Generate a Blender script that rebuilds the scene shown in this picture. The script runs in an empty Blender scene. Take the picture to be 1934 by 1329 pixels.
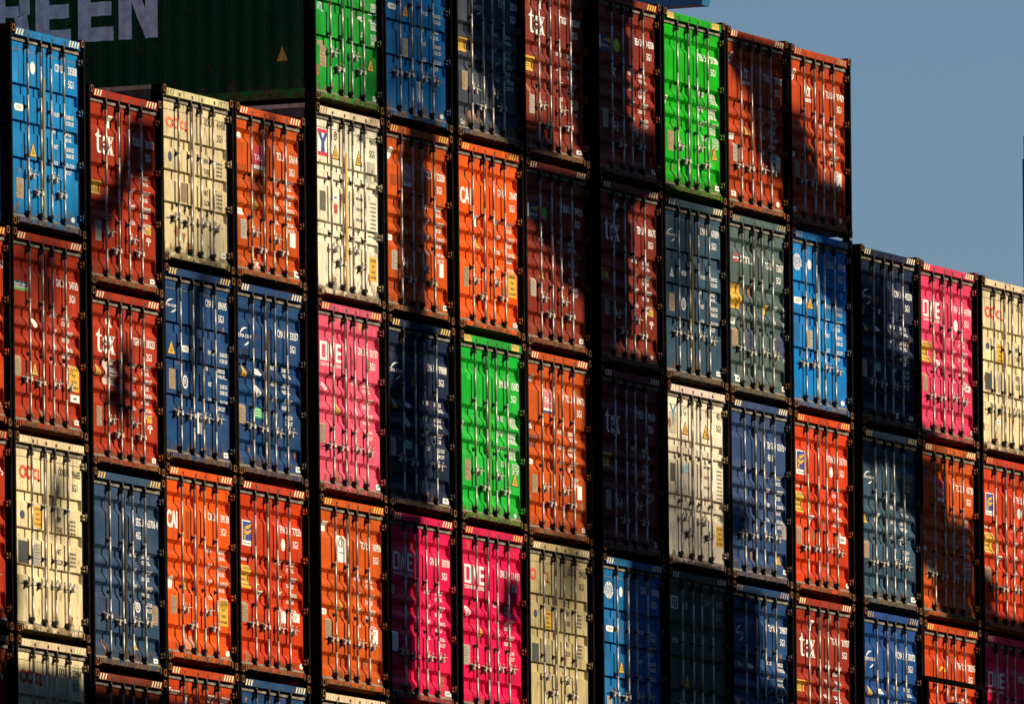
import bpy, bmesh, math, random
from mathutils import Vector, Matrix, noise

# ------------------------------------------------------------------ camera, world, sun
scene = bpy.context.scene
CAM = {'f': 554.2641261535878, 'a': 0.43223118557961837, 'roll': -0.00950192836961865, 'x': -203.71016303972687, 'y': -101.64568912158285, 'shift': 1.614556660726516}
ZOFF = 4.0                                   # eye height above the water
scene.render.resolution_x, scene.render.resolution_y = 1024, 703
cd = bpy.data.cameras.new('camera')
cam = bpy.data.objects.new('camera', cd)
scene.collection.objects.link(cam)
cd.sensor_fit = 'HORIZONTAL'; cd.sensor_width = 36.0; cd.lens = CAM['f']
cd.shift_y = CAM['shift']; cd.clip_start = 1.0; cd.clip_end = 20000.0
_a, _r = CAM['a'], CAM['roll']
fw = Vector((math.cos(_a), math.sin(_a), 0)); rt = Vector((math.sin(_a), -math.cos(_a), 0)); up = Vector((0, 0, 1))
cr = rt*math.cos(_r) + up*math.sin(_r); cu = up*math.cos(_r) - rt*math.sin(_r); cb = -fw
cam.matrix_world = Matrix(((cr.x, cu.x, cb.x, CAM['x']), (cr.y, cu.y, cb.y, CAM['y']), (cr.z, cu.z, cb.z, ZOFF), (0, 0, 0, 1)))
scene.camera = cam

SUN_AZ, SUN_EL = math.radians(33), math.radians(28)   # az: to the right of the door normal (-Y)
SUN = Vector((math.sin(SUN_AZ)*math.cos(SUN_EL), -math.cos(SUN_AZ)*math.cos(SUN_EL), math.sin(SUN_EL)))
w = bpy.data.worlds.new('World'); scene.world = w; w.use_nodes = True
nt = w.node_tree; bg = nt.nodes['Background']
sky = nt.nodes.new('ShaderNodeTexSky'); sky.sky_type = 'NISHITA'; sky.sun_disc = False
sky.sun_elevation = SUN_EL; sky.sun_rotation = math.atan2(SUN.x, SUN.y)
sky.air_density = 0.9; sky.dust_density = 0.0; sky.ozone_density = 3.8
nt.links.new(sky.outputs[0], bg.inputs[0]); bg.inputs[1].default_value = 0.054
sl = bpy.data.lights.new('sun', 'SUN'); sl.energy = 5.0; sl.angle = math.radians(0.5); sl.color = (1.0, 0.84, 0.60)
so = bpy.data.objects.new('sun', sl); scene.collection.objects.link(so)
so.rotation_euler = SUN.to_track_quat('Z', 'Y').to_euler()
vs = scene.view_settings
vs.view_transform = 'Standard'; vs.look = 'None'; vs.exposure = 0.33; vs.gamma = 1.0

COL = scene.collection
rnd = random.Random(7)

# ------------------------------------------------------------------ materials
def lin(c):
    return tuple((x/255/12.92 if x/255 <= .04045 else ((x/255+.055)/1.055)**2.4) for x in c)

def paint_material(name, wear=0.5, streak=1.0, rough=.42):
    m = bpy.data.materials.new(name); m.use_nodes = True
    n = m.node_tree.nodes; L = m.node_tree.links; b = n['Principled BSDF']
    oi = n.new('ShaderNodeObjectInfo'); tc = n.new('ShaderNodeTexCoord')
    off = n.new('ShaderNodeVectorMath'); off.operation = 'SCALE'; 
    cmb = n.new('ShaderNodeCombineXYZ')
    mul = n.new('ShaderNodeMath'); mul.operation = 'MULTIPLY'; mul.inputs[1].default_value = 97.0
    L.new(oi.outputs['Random'], mul.inputs[0])
    for i in range(3): L.new(mul.outputs[0], cmb.inputs[i])
    add = n.new('ShaderNodeVectorMath'); add.operation = 'ADD'
    L.new(tc.outputs['Object'], add.inputs[0]); L.new(cmb.outputs[0], add.inputs[1])
    def nz(scale, sc=(1, 1, 1), detail=4, rough_=.6):
        mp = n.new('ShaderNodeMapping'); mp.inputs['Scale'].default_value = sc
        L.new(add.outputs[0], mp.inputs[0])
        t = n.new('ShaderNodeTexNoise'); t.inputs['Scale'].default_value = scale
        t.inputs['Detail'].default_value = detail; t.inputs['Roughness'].default_value = rough_
        L.new(mp.outputs[0], t.inputs['Vector']); return t.outputs['Fac']
    def ramp(src, stops):
        r = n.new('ShaderNodeValToRGB'); e = r.color_ramp.elements
        e[0].position, e[0].color = stops[0][0], (*stops[0][1],)*1 if len(stops[0][1]) == 4 else (*stops[0][1], 1)
        e[1].position, e[1].color = stops[1][0], (*stops[1][1], 1)
        for p_, c_ in stops[2:]:
            x = e.new(p_); x.color = (*c_, 1)
        L.new(src, r.inputs[0]); return r.outputs[0]
    def mix(fac, a, bb, mode='MIX'):
        x = n.new('ShaderNodeMix'); x.data_type = 'RGBA'; x.blend_type = mode
        if isinstance(fac, float): x.inputs[0].default_value = fac
        else: L.new(fac, x.inputs[0])
        for sck, v in ((x.inputs[6], a), (x.inputs[7], bb)):
            if isinstance(v, tuple): sck.default_value = (*v, 1)
            else: L.new(v, sck)
        return x.outputs[2]
    g1 = (.72,)*3; g2 = (1.14,)*3
    base = mix(1.0, oi.outputs['Color'], ramp(nz(1.6), [(.3, g1), (.7, g2)]), 'MULTIPLY')
    # chalky fading in big soft patches
    base = mix(ramp(nz(.8), [(.5, (0, 0, 0)), (.8, (.05, .05, .05))]), base, (.5, .45, .38))
    # vertical dirt streaks
    base = mix(ramp(nz(3.0, (6, 6, .55), 5), [(.52, (0, 0, 0)), (.74, (.6*streak,)*3)]), base, (.035, .022, .014))
    # scuffs and rust
    base = mix(ramp(nz(7.0, (1, 1, .7), 8, .72), [(.62-.06*wear, (0, 0, 0)), (.68-.04*wear, (.75*wear+.1,)*3)]), base, (.11, .04, .014))
    base = mix(ramp(nz(26, (1, 1, 1), 3), [(.7, (0, 0, 0)), (.74, (.5*wear,)*3)]), base, (.45, .42, .36))
    # rust and oily grime splashed along the bottom edge, ragged
    sp = n.new('ShaderNodeSeparateXYZ'); L.new(tc.outputs['Object'], sp.inputs[0])
    mr = n.new('ShaderNodeMapRange'); mr.inputs['From Min'].default_value = .05; mr.inputs['From Max'].default_value = .6
    mr.inputs['To Min'].default_value = .2*wear+.07; mr.inputs['To Max'].default_value = -.12
    L.new(sp.outputs['Z'], mr.inputs['Value'])
    ad = n.new('ShaderNodeMath'); ad.operation = 'ADD'; L.new(nz(4.0, (1.4, 1.4, .8), 8, .7), ad.inputs[0]); L.new(mr.outputs[0], ad.inputs[1])
    base = mix(ramp(ad.outputs[0], [(.6, (0, 0, 0)), (.68, (.8, .8, .8))]), base, mix(ramp(nz(9), [(.4, (0, 0, 0)), (.6, (1, 1, 1))]), (.16, .10, .035), (.07, .028, .012)))
    L.new(base, b.inputs['Base Color'])
    b.inputs['Roughness'].default_value = rough
    b.inputs['Specular IOR Level'].default_value = .12
    bp = n.new('ShaderNodeBump'); bp.inputs['Strength'].default_value = .25; bp.inputs['Distance'].default_value = .02
    L.new(nz(5.0, (1, 1, 1), 2), bp.inputs['Height']); L.new(bp.outputs[0], b.inputs['Normal'])
    return m

def plain(name, col, rough=.6, metal=0.0, var=.25, scale=12):
    m = bpy.data.materials.new(name); m.use_nodes = True
    n = m.node_tree.nodes; L = m.node_tree.links; b = n['Principled BSDF']
    tc = n.new('ShaderNodeTexCoord'); t = n.new('ShaderNodeTexNoise'); t.inputs['Scale'].default_value = scale
    t.inputs['Detail'].default_value = 6
    L.new(tc.outputs['Object'], t.inputs['Vector'])
    r = n.new('ShaderNodeValToRGB'); e = r.color_ramp.elements
    e[0].position = .35; e[1].position = .68
    e[0].color = (*[c*(1-var) for c in col], 1); e[1].color = (*[min(1, c*(1+var*.6)) for c in col], 1)
    L.new(t.outputs['Fac'], r.inputs[0]); L.new(r.outputs[0], b.inputs['Base Color'])
    b.inputs['Roughness'].default_value = rough; b.inputs['Metallic'].default_value = metal
    return m

M_PAINT = paint_material('container_paint', .7, 1.1)
M_FRAME = paint_material('frame_paint', .75, 1.2, .5)
M_DECAL = plain('decal_white', (.86, .86, .84), .5, var=.08, scale=30)
M_STEEL = plain('galvanised_steel', (.52, .47, .43), .42, .25, .12, 18)
M_HANDLE = plain('handle_steel', (.60, .55, .48), .6, .0, .6, 40)
M_DARKSTEEL = plain('dark_steel', (.035, .03, .027), .5, .2, .4, 30)  # near-black steel for rod ends, guides and handle plates
M_RUBBER = plain('rubber_seal', (.21, .18, .14), .8, 0, .5, 9)
M_RUST = plain('rusty_casting', (.018, .009, .006), .7, .1, .6, 14)
M_POST = plain('post_painted_shade', (.008, .006, .006), .9, 0, .6, 6)  # near-black colour paints in the shade on the posts
for m_ in (M_POST, M_RUST): m_.node_tree.nodes['Principled BSDF'].inputs['Specular IOR Level'].default_value = .03
M_BLACK = plain('black_opening', (.004, .004, .004), .9, 0, .1)
DEC = {'w': M_DECAL, 'k': plain('decal_black', (.02, .02, .02), .5), 'y': plain('decal_yellow', (.75, .42, .02), .5, var=.1),
       'tan': plain('plate_tan', (.34, .23, .13), .5, var=.35, scale=30), 'grey': plain('plate_grey', (.42, .38, .32), .4, var=.3, scale=40),
       'greyd': plain('plate_dull', (.2, .18, .15), .5, var=.3, scale=40),
       'dark': plain('plate_dark', (.035, .04, .04), .5), 'dark2': plain('plate_olive', (.10, .09, .055), .5, var=.4, scale=40),
       'brownp': plain('plate_brown', (.26, .15, .075), .5), 'navy': plain('decal_navy', (.03, .05, .12), .5),
       'palepink': plain('sticker_pale_pink', (.72, .5, .45), .5), 'paleblue': plain('sticker_pale_blue', (.45, .62, .7), .5, var=.4),
       'salmon': plain('patch_salmon', (.62, .22, .12), .5), 'redp': plain('sticker_red', (.6, .03, .03), .5),
       'lime': plain('sticker_green', (.15, .5, .08), .5, var=.15), 'lime2': plain('sticker_lime', (.42, .72, .03), .5, var=.15),
       'purple': plain('sticker_purple', (.16, .05, .35), .5), 'skyb': plain('decal_sky_blue', (.06, .22, .36), .5),
       'patchb': plain('patch_navy', (.03, .045, .13), .45), 'green': plain('sticker_leaf_green', (.02, .42, .12), .5, var=.1),
       'red': plain('decal_red', (.65, .07, .03), .5, var=.15), 'pinkp': plain('sticker_crimson', (.6, .01, .06), .5),
       'pinkf': plain('sticker_faded_pink', (.62, .2, .22), .5), 'blue': plain('decal_blue', (.02, .05, .3), .5),
       'rustp': plain('rust_stain', (.30, .12, .035), .8, var=.6, scale=30),
       'redb': plain('patch_dark_red', (.22, .03, .015), .5, var=.25), 'orange': plain('decal_orange', (.75, .16, .05), .5)}

PAL = {'orange': (196, 64, 12), 'orange2': (238, 90, 10), 'orange3': (206, 58, 12), 'borange': (200, 82, 12), 'borange2': (176, 62, 14),
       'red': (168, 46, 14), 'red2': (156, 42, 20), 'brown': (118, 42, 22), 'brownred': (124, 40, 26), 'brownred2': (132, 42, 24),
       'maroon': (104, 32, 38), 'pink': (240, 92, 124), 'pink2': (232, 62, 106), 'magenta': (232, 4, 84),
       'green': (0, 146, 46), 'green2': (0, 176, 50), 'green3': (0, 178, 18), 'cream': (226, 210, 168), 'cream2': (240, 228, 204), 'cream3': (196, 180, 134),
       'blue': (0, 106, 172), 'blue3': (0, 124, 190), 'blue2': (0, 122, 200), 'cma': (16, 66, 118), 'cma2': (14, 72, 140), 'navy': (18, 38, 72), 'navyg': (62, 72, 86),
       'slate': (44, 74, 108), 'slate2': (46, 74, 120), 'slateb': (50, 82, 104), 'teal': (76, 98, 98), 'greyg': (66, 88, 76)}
GAIN = 1.0
def colour(key):
    r = lin(PAL[key]); j = rnd.uniform(.93, 1.05)
    return (*[min(.85, c*GAIN*j) for c in r], 1)

# ------------------------------------------------------------------ mesh helpers
def box(bm, x0, x1, y0, y1, z0, z1, mi=0):
    v = [bm.verts.new(p) for p in ((x0, y0, z0), (x1, y0, z0), (x1, y1, z0), (x0, y1, z0), (x0, y0, z1), (x1, y0, z1), (x1, y1, z1), (x0, y1, z1))]
    for f in ((0, 1, 5, 4), (1, 2, 6, 5), (2, 3, 7, 6), (3, 0, 4, 7), (4, 5, 6, 7), (3, 2, 1, 0)):
        fc = bm.faces.new([v[i] for i in f]); fc.material_index = mi

def tube(bm, p0, p1, r, n=10, mi=0, smooth=True):
    p0, p1 = Vector(p0), Vector(p1); d = (p1-p0).normalized()
    u = d.orthogonal().normalized(); v = d.cross(u)
    A = [bm.verts.new(p0+(u*math.cos(2*math.pi*i/n)+v*math.sin(2*math.pi*i/n))*r) for i in range(n)]
    B = [bm.verts.new(p1+(u*math.cos(2*math.pi*i/n)+v*math.sin(2*math.pi*i/n))*r) for i in range(n)]
    for i in range(n):
        f = bm.faces.new((A[i], A[(i+1) % n], B[(i+1) % n], B[i])); f.smooth = smooth; f.material_index = mi
    bm.faces.new(A[::-1]).material_index = mi; bm.faces.new(B).material_index = mi

def mesh(name, bm, mats):
    bmesh.ops.recalc_face_normals(bm, faces=bm.faces)
    me = bpy.data.meshes.new(name); bm.to_mesh(me); bm.free()
    for m in mats: me.materials.append(m)
    return me

def obj(name, me, parent=None, loc=(0, 0, 0), col=None):
    o = bpy.data.objects.new(name, me); COL.objects.link(o); o.location = loc
    if parent: o.parent = parent
    if col: o.color = col
    return o

# ------------------------------------------------------------------ container geometry
W, LEN, H, S = 2.438, 12.19, 2.896, 2.591
DY = .085            # door face sits this far behind the corner castings
DEEP = .054
def profile(ty, h):
    """depth breakpoints of the door skin, measured down from the container top"""
    k = h/H; P = []
    if ty == 'A':
        rec = [(.40, .63), (1.10, 1.335), (1.375, 1.60), (1.64, 1.875), (2.35, 2.61)]
        for a, b in rec:
            a, b = a*k, b*k
            P += [(a, 0), (a+.055, DEEP), (b-.09, DEEP), (b, 0)]
    else:
        gs = [.285, .468, .652] if ty == 'B' else [.30, .375, .60, .67]
        ht = .17 if ty == 'B' else .13
        for g in gs:
            a = g*h; P += [(a, 0), (a+.006, DEEP*.8), (a+ht-.03, DEEP*.8), (a+ht, 0)]
    return P
def depth_at(P, t):
    for i in range(0, len(P), 4):
        a, b, c, d = P[i:i+4]
        if a[0] <= t <= d[0]:
            if t < b[0]: return (t-a[0])/(b[0]-a[0])*b[1]
            if t <= c[0]: return b[1]
            return (d[0]-t)/(d[0]-c[0])*c[1]
    return 0
LEAF = [(.058, 1.205), (1.211, W-.058)]
TOPD, BOTD = .158, .135      # door opening below top / above bottom
def xmask(x, side):
    x0, x1 = LEAF[side]
    a0, a1 = x0+.05, x0+.075; b1 = x1-.055; b0 = b1-.03
    if x <= a0 or x >= b1: return 0
    if x < a1: return (x-a0)/(a1-a0)
    if x > b0: return (b1-x)/(b1-b0)
    return 1

def door_mesh(ty, h, side):
    bm = bmesh.new(); P = profile(ty, h)
    x0, x1 = LEAF[side]
    xs = [x0, x0+.05, x0+.075, x1-.085, x1-.055, x1]
    zs = sorted({TOPD, h-BOTD} | {p[0] for p in P})
    g = [[bm.verts.new((x, DY+depth_at(P, t)*xmask(x, side), h-t)) for x in xs] for t in zs]
    for i in range(len(zs)-1):
        for j in range(len(xs)-1):
            bm.faces.new((g[i][j], g[i][j+1], g[i+1][j+1], g[i+1][j]))
    # leaf body behind the skin and its rubber seals
    box(bm, x0, x1, DY+.058, DY+.07, BOTD, h-TOPD)
    box(bm, x0, x1, DY-.022, DY+.03, h-TOPD-.062, h-TOPD-.001, 1)
    box(bm, x0, x1, DY-.012, DY+.03, BOTD+.001, BOTD+.038, 1)
    # thin weld seam lines near the top of panelled doors
    if ty != 'A':
        box(bm, x0+.03, x1-.03, DY-.0035, DY+.01, h-.345, h-.336, 1)
    if side == 1: box(bm, x0-.02, x0+.022, DY-.012, DY-.002, BOTD+.04, h-TOPD-.04, 0)
    return mesh('door', bm, [M_PAINT, M_RUBBER])

def frame_mesh(h):
    bm = bmesh.new()
    y0 = .006
    for x0, x1 in ((0.004, .055), (W-.055, W-.004)):
        box(bm, x0, x1, y0, .16, .118, h-.118, 1)                      # rear corner posts, shade painted into their near-black colour
    box(bm, .163, W-.163, y0+.002, .12, h-.150, h-.044)                # door header
    box(bm, .05, W-.05, y0+.03, .12, h-.157, h-.1505)
    box(bm, .26, W-.26, y0+.002, .12, .058, .132)                      # door sill
    box(bm, .163, .26, y0+.02, .12, .078, .126); box(bm, W-.26, W-.163, y0+.02, .12, .078, .126)
    box(bm, .19, .232, y0-.002, .07, .03, .125); box(bm, W-.232, W-.19, y0-.002, .07, .03, .125)
    for x0, x1 in ((.006, .06), (W-.06, W-.006)):
        box(bm, x0, x1, .18, LEN-.18, h-.075, h-.012)                  # top side rails
        box(bm, x0, x1, .18, LEN-.18, .03, .17)                        # bottom side rails
        box(bm, x0, x1, LEN-.16, LEN-.005, .118, h-.118)
    box(bm, .163, W-.163, LEN-.12, LEN-.006, h-.13, h-.012); box(bm, .163, W-.163, LEN-.12, LEN-.006, .03, .13)
    for x0, x1 in ((0, .162), (W-.162, W)):
        for z0, z1 in ((0, .118), (h-.118, h)): box(bm, x0, x1, LEN-.178, LEN, z0, z1)
    return mesh('frame', bm, [M_FRAME, M_POST])

PITCH = .278
def side_depth(y):
    u = ((y-.19) % PITCH)/PITCH
    if u < .25: return 0
    if u < .5: return (u-.25)/.25*.034
    if u < .75: return .034
    return (1-u)/.25*.034
def body_mesh(h):
    bm = bmesh.new()
    ys = [.19+PITCH*k*.25 for k in range(int((LEN-.38)/PITCH*4)+1)]
    for sx in (0, 1):
        row = []
        for y in ys:
            d = .008+side_depth(y+1e-6); x = d if sx == 0 else W-d
            row.append((bm.verts.new((x, y, .17)), bm.verts.new((x, y, h-.075))))
        for a, b in zip(row, row[1:]): bm.faces.new((a[0], b[0], b[1], a[1]))
    # roof, floor and blind end
    zs = h-.02
    row = []
    for k, y in enumerate(ys):
        z = zs-(.018 if k % 4 in (2, 3) else 0)
        row.append((bm.verts.new((.06, y, z)), bm.verts.new((W-.06, y, z))))
    for a, b in zip(row, row[1:]): bm.faces.new((a[0], a[1], b[1], b[0]))
    box(bm, .06, W-.06, .13, LEN-.13, .036, .16)
    box(bm, .06, W-.06, LEN-.06, LEN-.04, .13, h-.13)
    return mesh('side_and_roof_panels', bm, [M_PAINT])

def casting_mesh(flip):
    bm = bmesh.new(); w_, hh, n = .162, .118, 16
    cx = w_/2+(-.012 if flip else .012); cz = hh/2; rx, rz = .027, .040
    ang = [2*math.pi*(i+.5)/n for i in range(n)]
    def outer(a):
        c, s = math.cos(a), math.sin(a); t = min((w_/2)/abs(c) if abs(c) > 1e-6 else 9, (hh/2)/abs(s) if abs(s) > 1e-6 else 9)
        return (w_/2+c*t, hh/2+s*t)
    O = [bm.verts.new((outer(a)[0], 0, outer(a)[1])) for a in ang]
    I = [bm.verts.new((cx+math.copysign(abs(math.cos(a))**.6, math.cos(a))*rx, 0, cz+math.copysign(abs(math.sin(a))**.6, math.sin(a))*rz)) for a in ang]
    B = [bm.verts.new((v.co.x, .05, v.co.z)) for v in I]
    # proud lip round the hole catches the light
    for i in range(n):
        j = (i+1) % n
        bm.faces.new((O[i], O[j], I[j], I[i])); f = bm.faces.new((I[i], I[j], B[j], B[i]))
    bm.faces.new(B).material_index = 1
    lip = [(bm.verts.new((cx+(v.co.x-cx)*1.02, -.006, cz+(v.co.z-cz)*1.02)), bm.verts.new((cx+(v.co.x-cx)*1.28, -.006, cz+(v.co.z-cz)*1.2)), bm.verts.new((cx+(v.co.x-cx)*1.32, .001, cz+(v.co.z-cz)*1.24))) for v in I]
    for i in range(n):
        a, b = lip[i], lip[(i+1) % n]
        bm.faces.new((a[0], b[0], b[1], a[1])).material_index = 2; bm.faces.new((a[1], b[1], b[2], a[2])).material_index = 2
    for i in range(n):
        j = (i+1) % n; a = O[i].co; b = O[j].co
        p = bm.verts.new((a.x, .178, a.z)); q_ = bm.verts.new((b.x, .178, b.z)); bm.faces.new((O[i], O[j], q_, p))
    return mesh('corner_casting', bm, [M_RUST, M_BLACK, M_LIP])
M_LIP = plain('casting_rim', (.62, .26, .08), .5, .3, .5, 20)

def lock_mesh():
    bm = bmesh.new(); box(bm, 0, .06, 0, .1, 0, .044); box(bm, .012, .03, -.035, 0, .014, .03)
    return mesh('twistlock', bm, [M_RUST])
ROD_X = [.615, 1.04, 1.37, 1.79]
def rod_mesh(h, bend):
    bm = bmesh.new(); yc = .038
    n = 7; pts = [(bend*math.sin(i*1.9)*.0004, yc, .10+(h-.17)*i/(n-1)) for i in range(n)]
    for a, b in zip(pts, pts[1:]): tube(bm, a, b, .0185, 12)
    # cam ends, keepers and guides
    for z0, z1 in ((.045, .255), (h-.31, h-.075)):
        box(bm, -.022, .017, .055, .082, z0+.06, z1-.05, 1)
        zz = z0 if z0 < 1 else z1-.06
        box(bm, -.03, .026, .006, .05, zz, zz+.05, 1); box(bm, -.05, -.02, .012, .06, zz+.012, zz+.048, 1)
        zc_ = z1-.06 if z0 < 1 else z0
        box(bm, -.026, .026, .012, .082, zc_, zc_+.05, 1)
        tube(bm, (0, yc, z0+.03), (0, yc, z1-.02), .020, 10, 1)
    for fr in ((.355, .6), (.33, .62), (.38, .64))[bend]:
        box(bm, -.026, .022, .022, .083, h*fr, h*fr+.026, 1); box(bm, -.032, .024, .076, .083, h*fr-.02, h*fr+.046, 1)
    return mesh('lock_rod', bm, [M_STEEL, M_DARKSTEEL])

def hinge_mesh():
    bm = bmesh.new()
    tube(bm, (0, .035, -.055), (0, .035, .055), .017, 8)
    box(bm, -.075, 0, .045, .083, -.04, -.012); box(bm, -.075, 0, .045, .083, .012, .04)
    box(bm, 0, .03, .022, .05, -.03, .03)
    return mesh('hinge', bm, [M_PAINT])

def handle_mesh(var):
    """lever, hub and catch, lever running from x=0 to x=.30"""
    r = random.Random(var); bm = bmesh.new()
    L_ = .29
    tube(bm, (.02, .026, 0), (L_-.05, .024, .012), .0085, 8)
    tube(bm, (L_-.05, .024, .012), (L_, .02, .004), .0075, 8)
    box(bm, -.028, .034, .008, .034, -.036, .030)             # hub on the rod
    box(bm, -.012, .05, .03, .05, -.05, -.03, 1)
    tube(bm, (.02, .02, .02), (.035, .014, .066), .011, 8)    # raised lug
    tube(bm, (.05, .02, .055), (.012, .02, .062), .008, 6)
    box(bm, .115, .165, .02, .083, -.055, -.030)              # catch
    box(bm, .10, .18, .06, .083, -.075, .012, 1)
    box(bm, .128, .152, .012, .03, -.075, .03)
    tube(bm, (.14, .014, .02), (.165, .010, .062), .010, 8)
    tube(bm, (.125, .02, -.03), (.185, .02, -.066), .009, 6)
    return mesh('handle', bm, [M_HANDLE, M_DARKSTEEL])

# ------------------------------------------------------------------ decals (draped on the door skin)
_font = {}
def glyphs(s):
    if s not in _font:
        c = bpy.data.curves.new('t', 'FONT'); c.body = s; c.resolution_u = 3; c.offset = .02
        o = bpy.data.objects.new('t', c); me = bpy.data.meshes.new_from_object(o)
        V = [tuple(v.co[:2]) for v in me.vertices]; F = [tuple(p.vertices) for p in me.polygons]
        bpy.data.objects.remove(o); bpy.data.curves.remove(c); bpy.data.meshes.remove(me)
        if V:
            x0 = min(v[0] for v in V); x1 = max(v[0] for v in V); y0 = min(v[1] for v in V); y1 = max(v[1] for v in V)
            V = [((x-x0)/max(1e-6, x1-x0), (y-y0)/max(1e-6, y1-y0)) for x, y in V]
        _font[s] = (V, F)
    return _font[s]

class Dec:
    """flat shape in (x from the left, t down from the top), draped when built"""
    def __init__(s): s.bm = bmesh.new(); s.mats = []
    def mi(s, k):
        m = DEC[k] if isinstance(k, str) else k
        if m not in s.mats: s.mats.append(m)
        return s.mats.index(m)
    def poly(s, pts, k, lvl=0):
        vs_ = [s.bm.verts.new((x, -lvl*.0012, t)) for x, t in pts]
        try: f = s.bm.faces.new(vs_); f.material_index = s.mi(k)
        except ValueError: pass
    def rect(s, x, t, w_, h_, k, lvl=0): s.poly([(x, t), (x+w_, t), (x+w_, t+h_), (x, t+h_)], k, lvl)
    def ell(s, cx, ct, rx, rt_, k, lvl=0, n=18):
        s.poly([(cx+rx*math.cos(2*math.pi*i/n), ct+rt_*math.sin(2*math.pi*i/n)) for i in range(n)], k, lvl)
    def arc(s, cx, ct, rx, rt_, a0, a1, w0, k, lvl=0, n=14, taper=False):
        P_, Q_ = [], []
        for i in range(n+1):
            u = i/n; a = a0+(a1-a0)*u; ww = w0*(math.sin(math.pi*min(1, max(0.03, u)))*.9+.12 if taper else 1)
            P_.append((cx+rx*math.cos(a), ct+rt_*math.sin(a))); Q_.append((cx+(rx-ww)*math.cos(a), ct+(rt_-ww*rt_/rx)*math.sin(a)))
        for i in range(n): s.poly([P_[i], P_[i+1], Q_[i+1], Q_[i]], k, lvl)
    def text(s, st, x, t, w_, h_, k, lvl=0):
        V, F = glyphs(st); m = s.mi(k)
        vs_ = [s.bm.verts.new((x+a*w_, -lvl*.0012, t+h_*(1-b))) for a, b in V]
        for f in F:
            try: s.bm.faces.new([vs_[i] for i in f]).material_index = m
            except ValueError: pass
    def build(s, name, parent, ty, h, side, label=None):
        bm = s.bm; P = profile(ty, h)
        if not bm.verts: return None
        t0 = min(v.co.z for v in bm.verts); t1 = max(v.co.z for v in bm.verts)
        for p in P:
            if t0 < p[0] < t1:
                bmesh.ops.bisect_plane(bm, geom=bm.verts[:]+bm.edges[:]+bm.faces[:], plane_co=(0, 0, p[0]), plane_no=(0, 0, 1))
        x0, x1 = LEAF[side]
        for xx in (x0+.05, x0+.075, x1-.085, x1-.055):
            bmesh.ops.bisect_plane(bm, geom=bm.verts[:]+bm.edges[:]+bm.faces[:], plane_co=(xx, 0, 0), plane_no=(1, 0, 0))
        for v in bm.verts:
            t = v.co.z; v.co = Vector((v.co.x, DY+depth_at(P, t)*xmask(v.co.x, side)-.0025+v.co.y, h-t))
        for f in bm.faces:
            f.normal_update()
            if f.normal.y > 0: f.normal_flip()
        me = bpy.data.meshes.new(name); bm.to_mesh(me); bm.free()
        for m in s.mats: me.materials.append(m)
        o = obj(name, me, parent)
        if label: o['label'] = label
        return o

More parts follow.
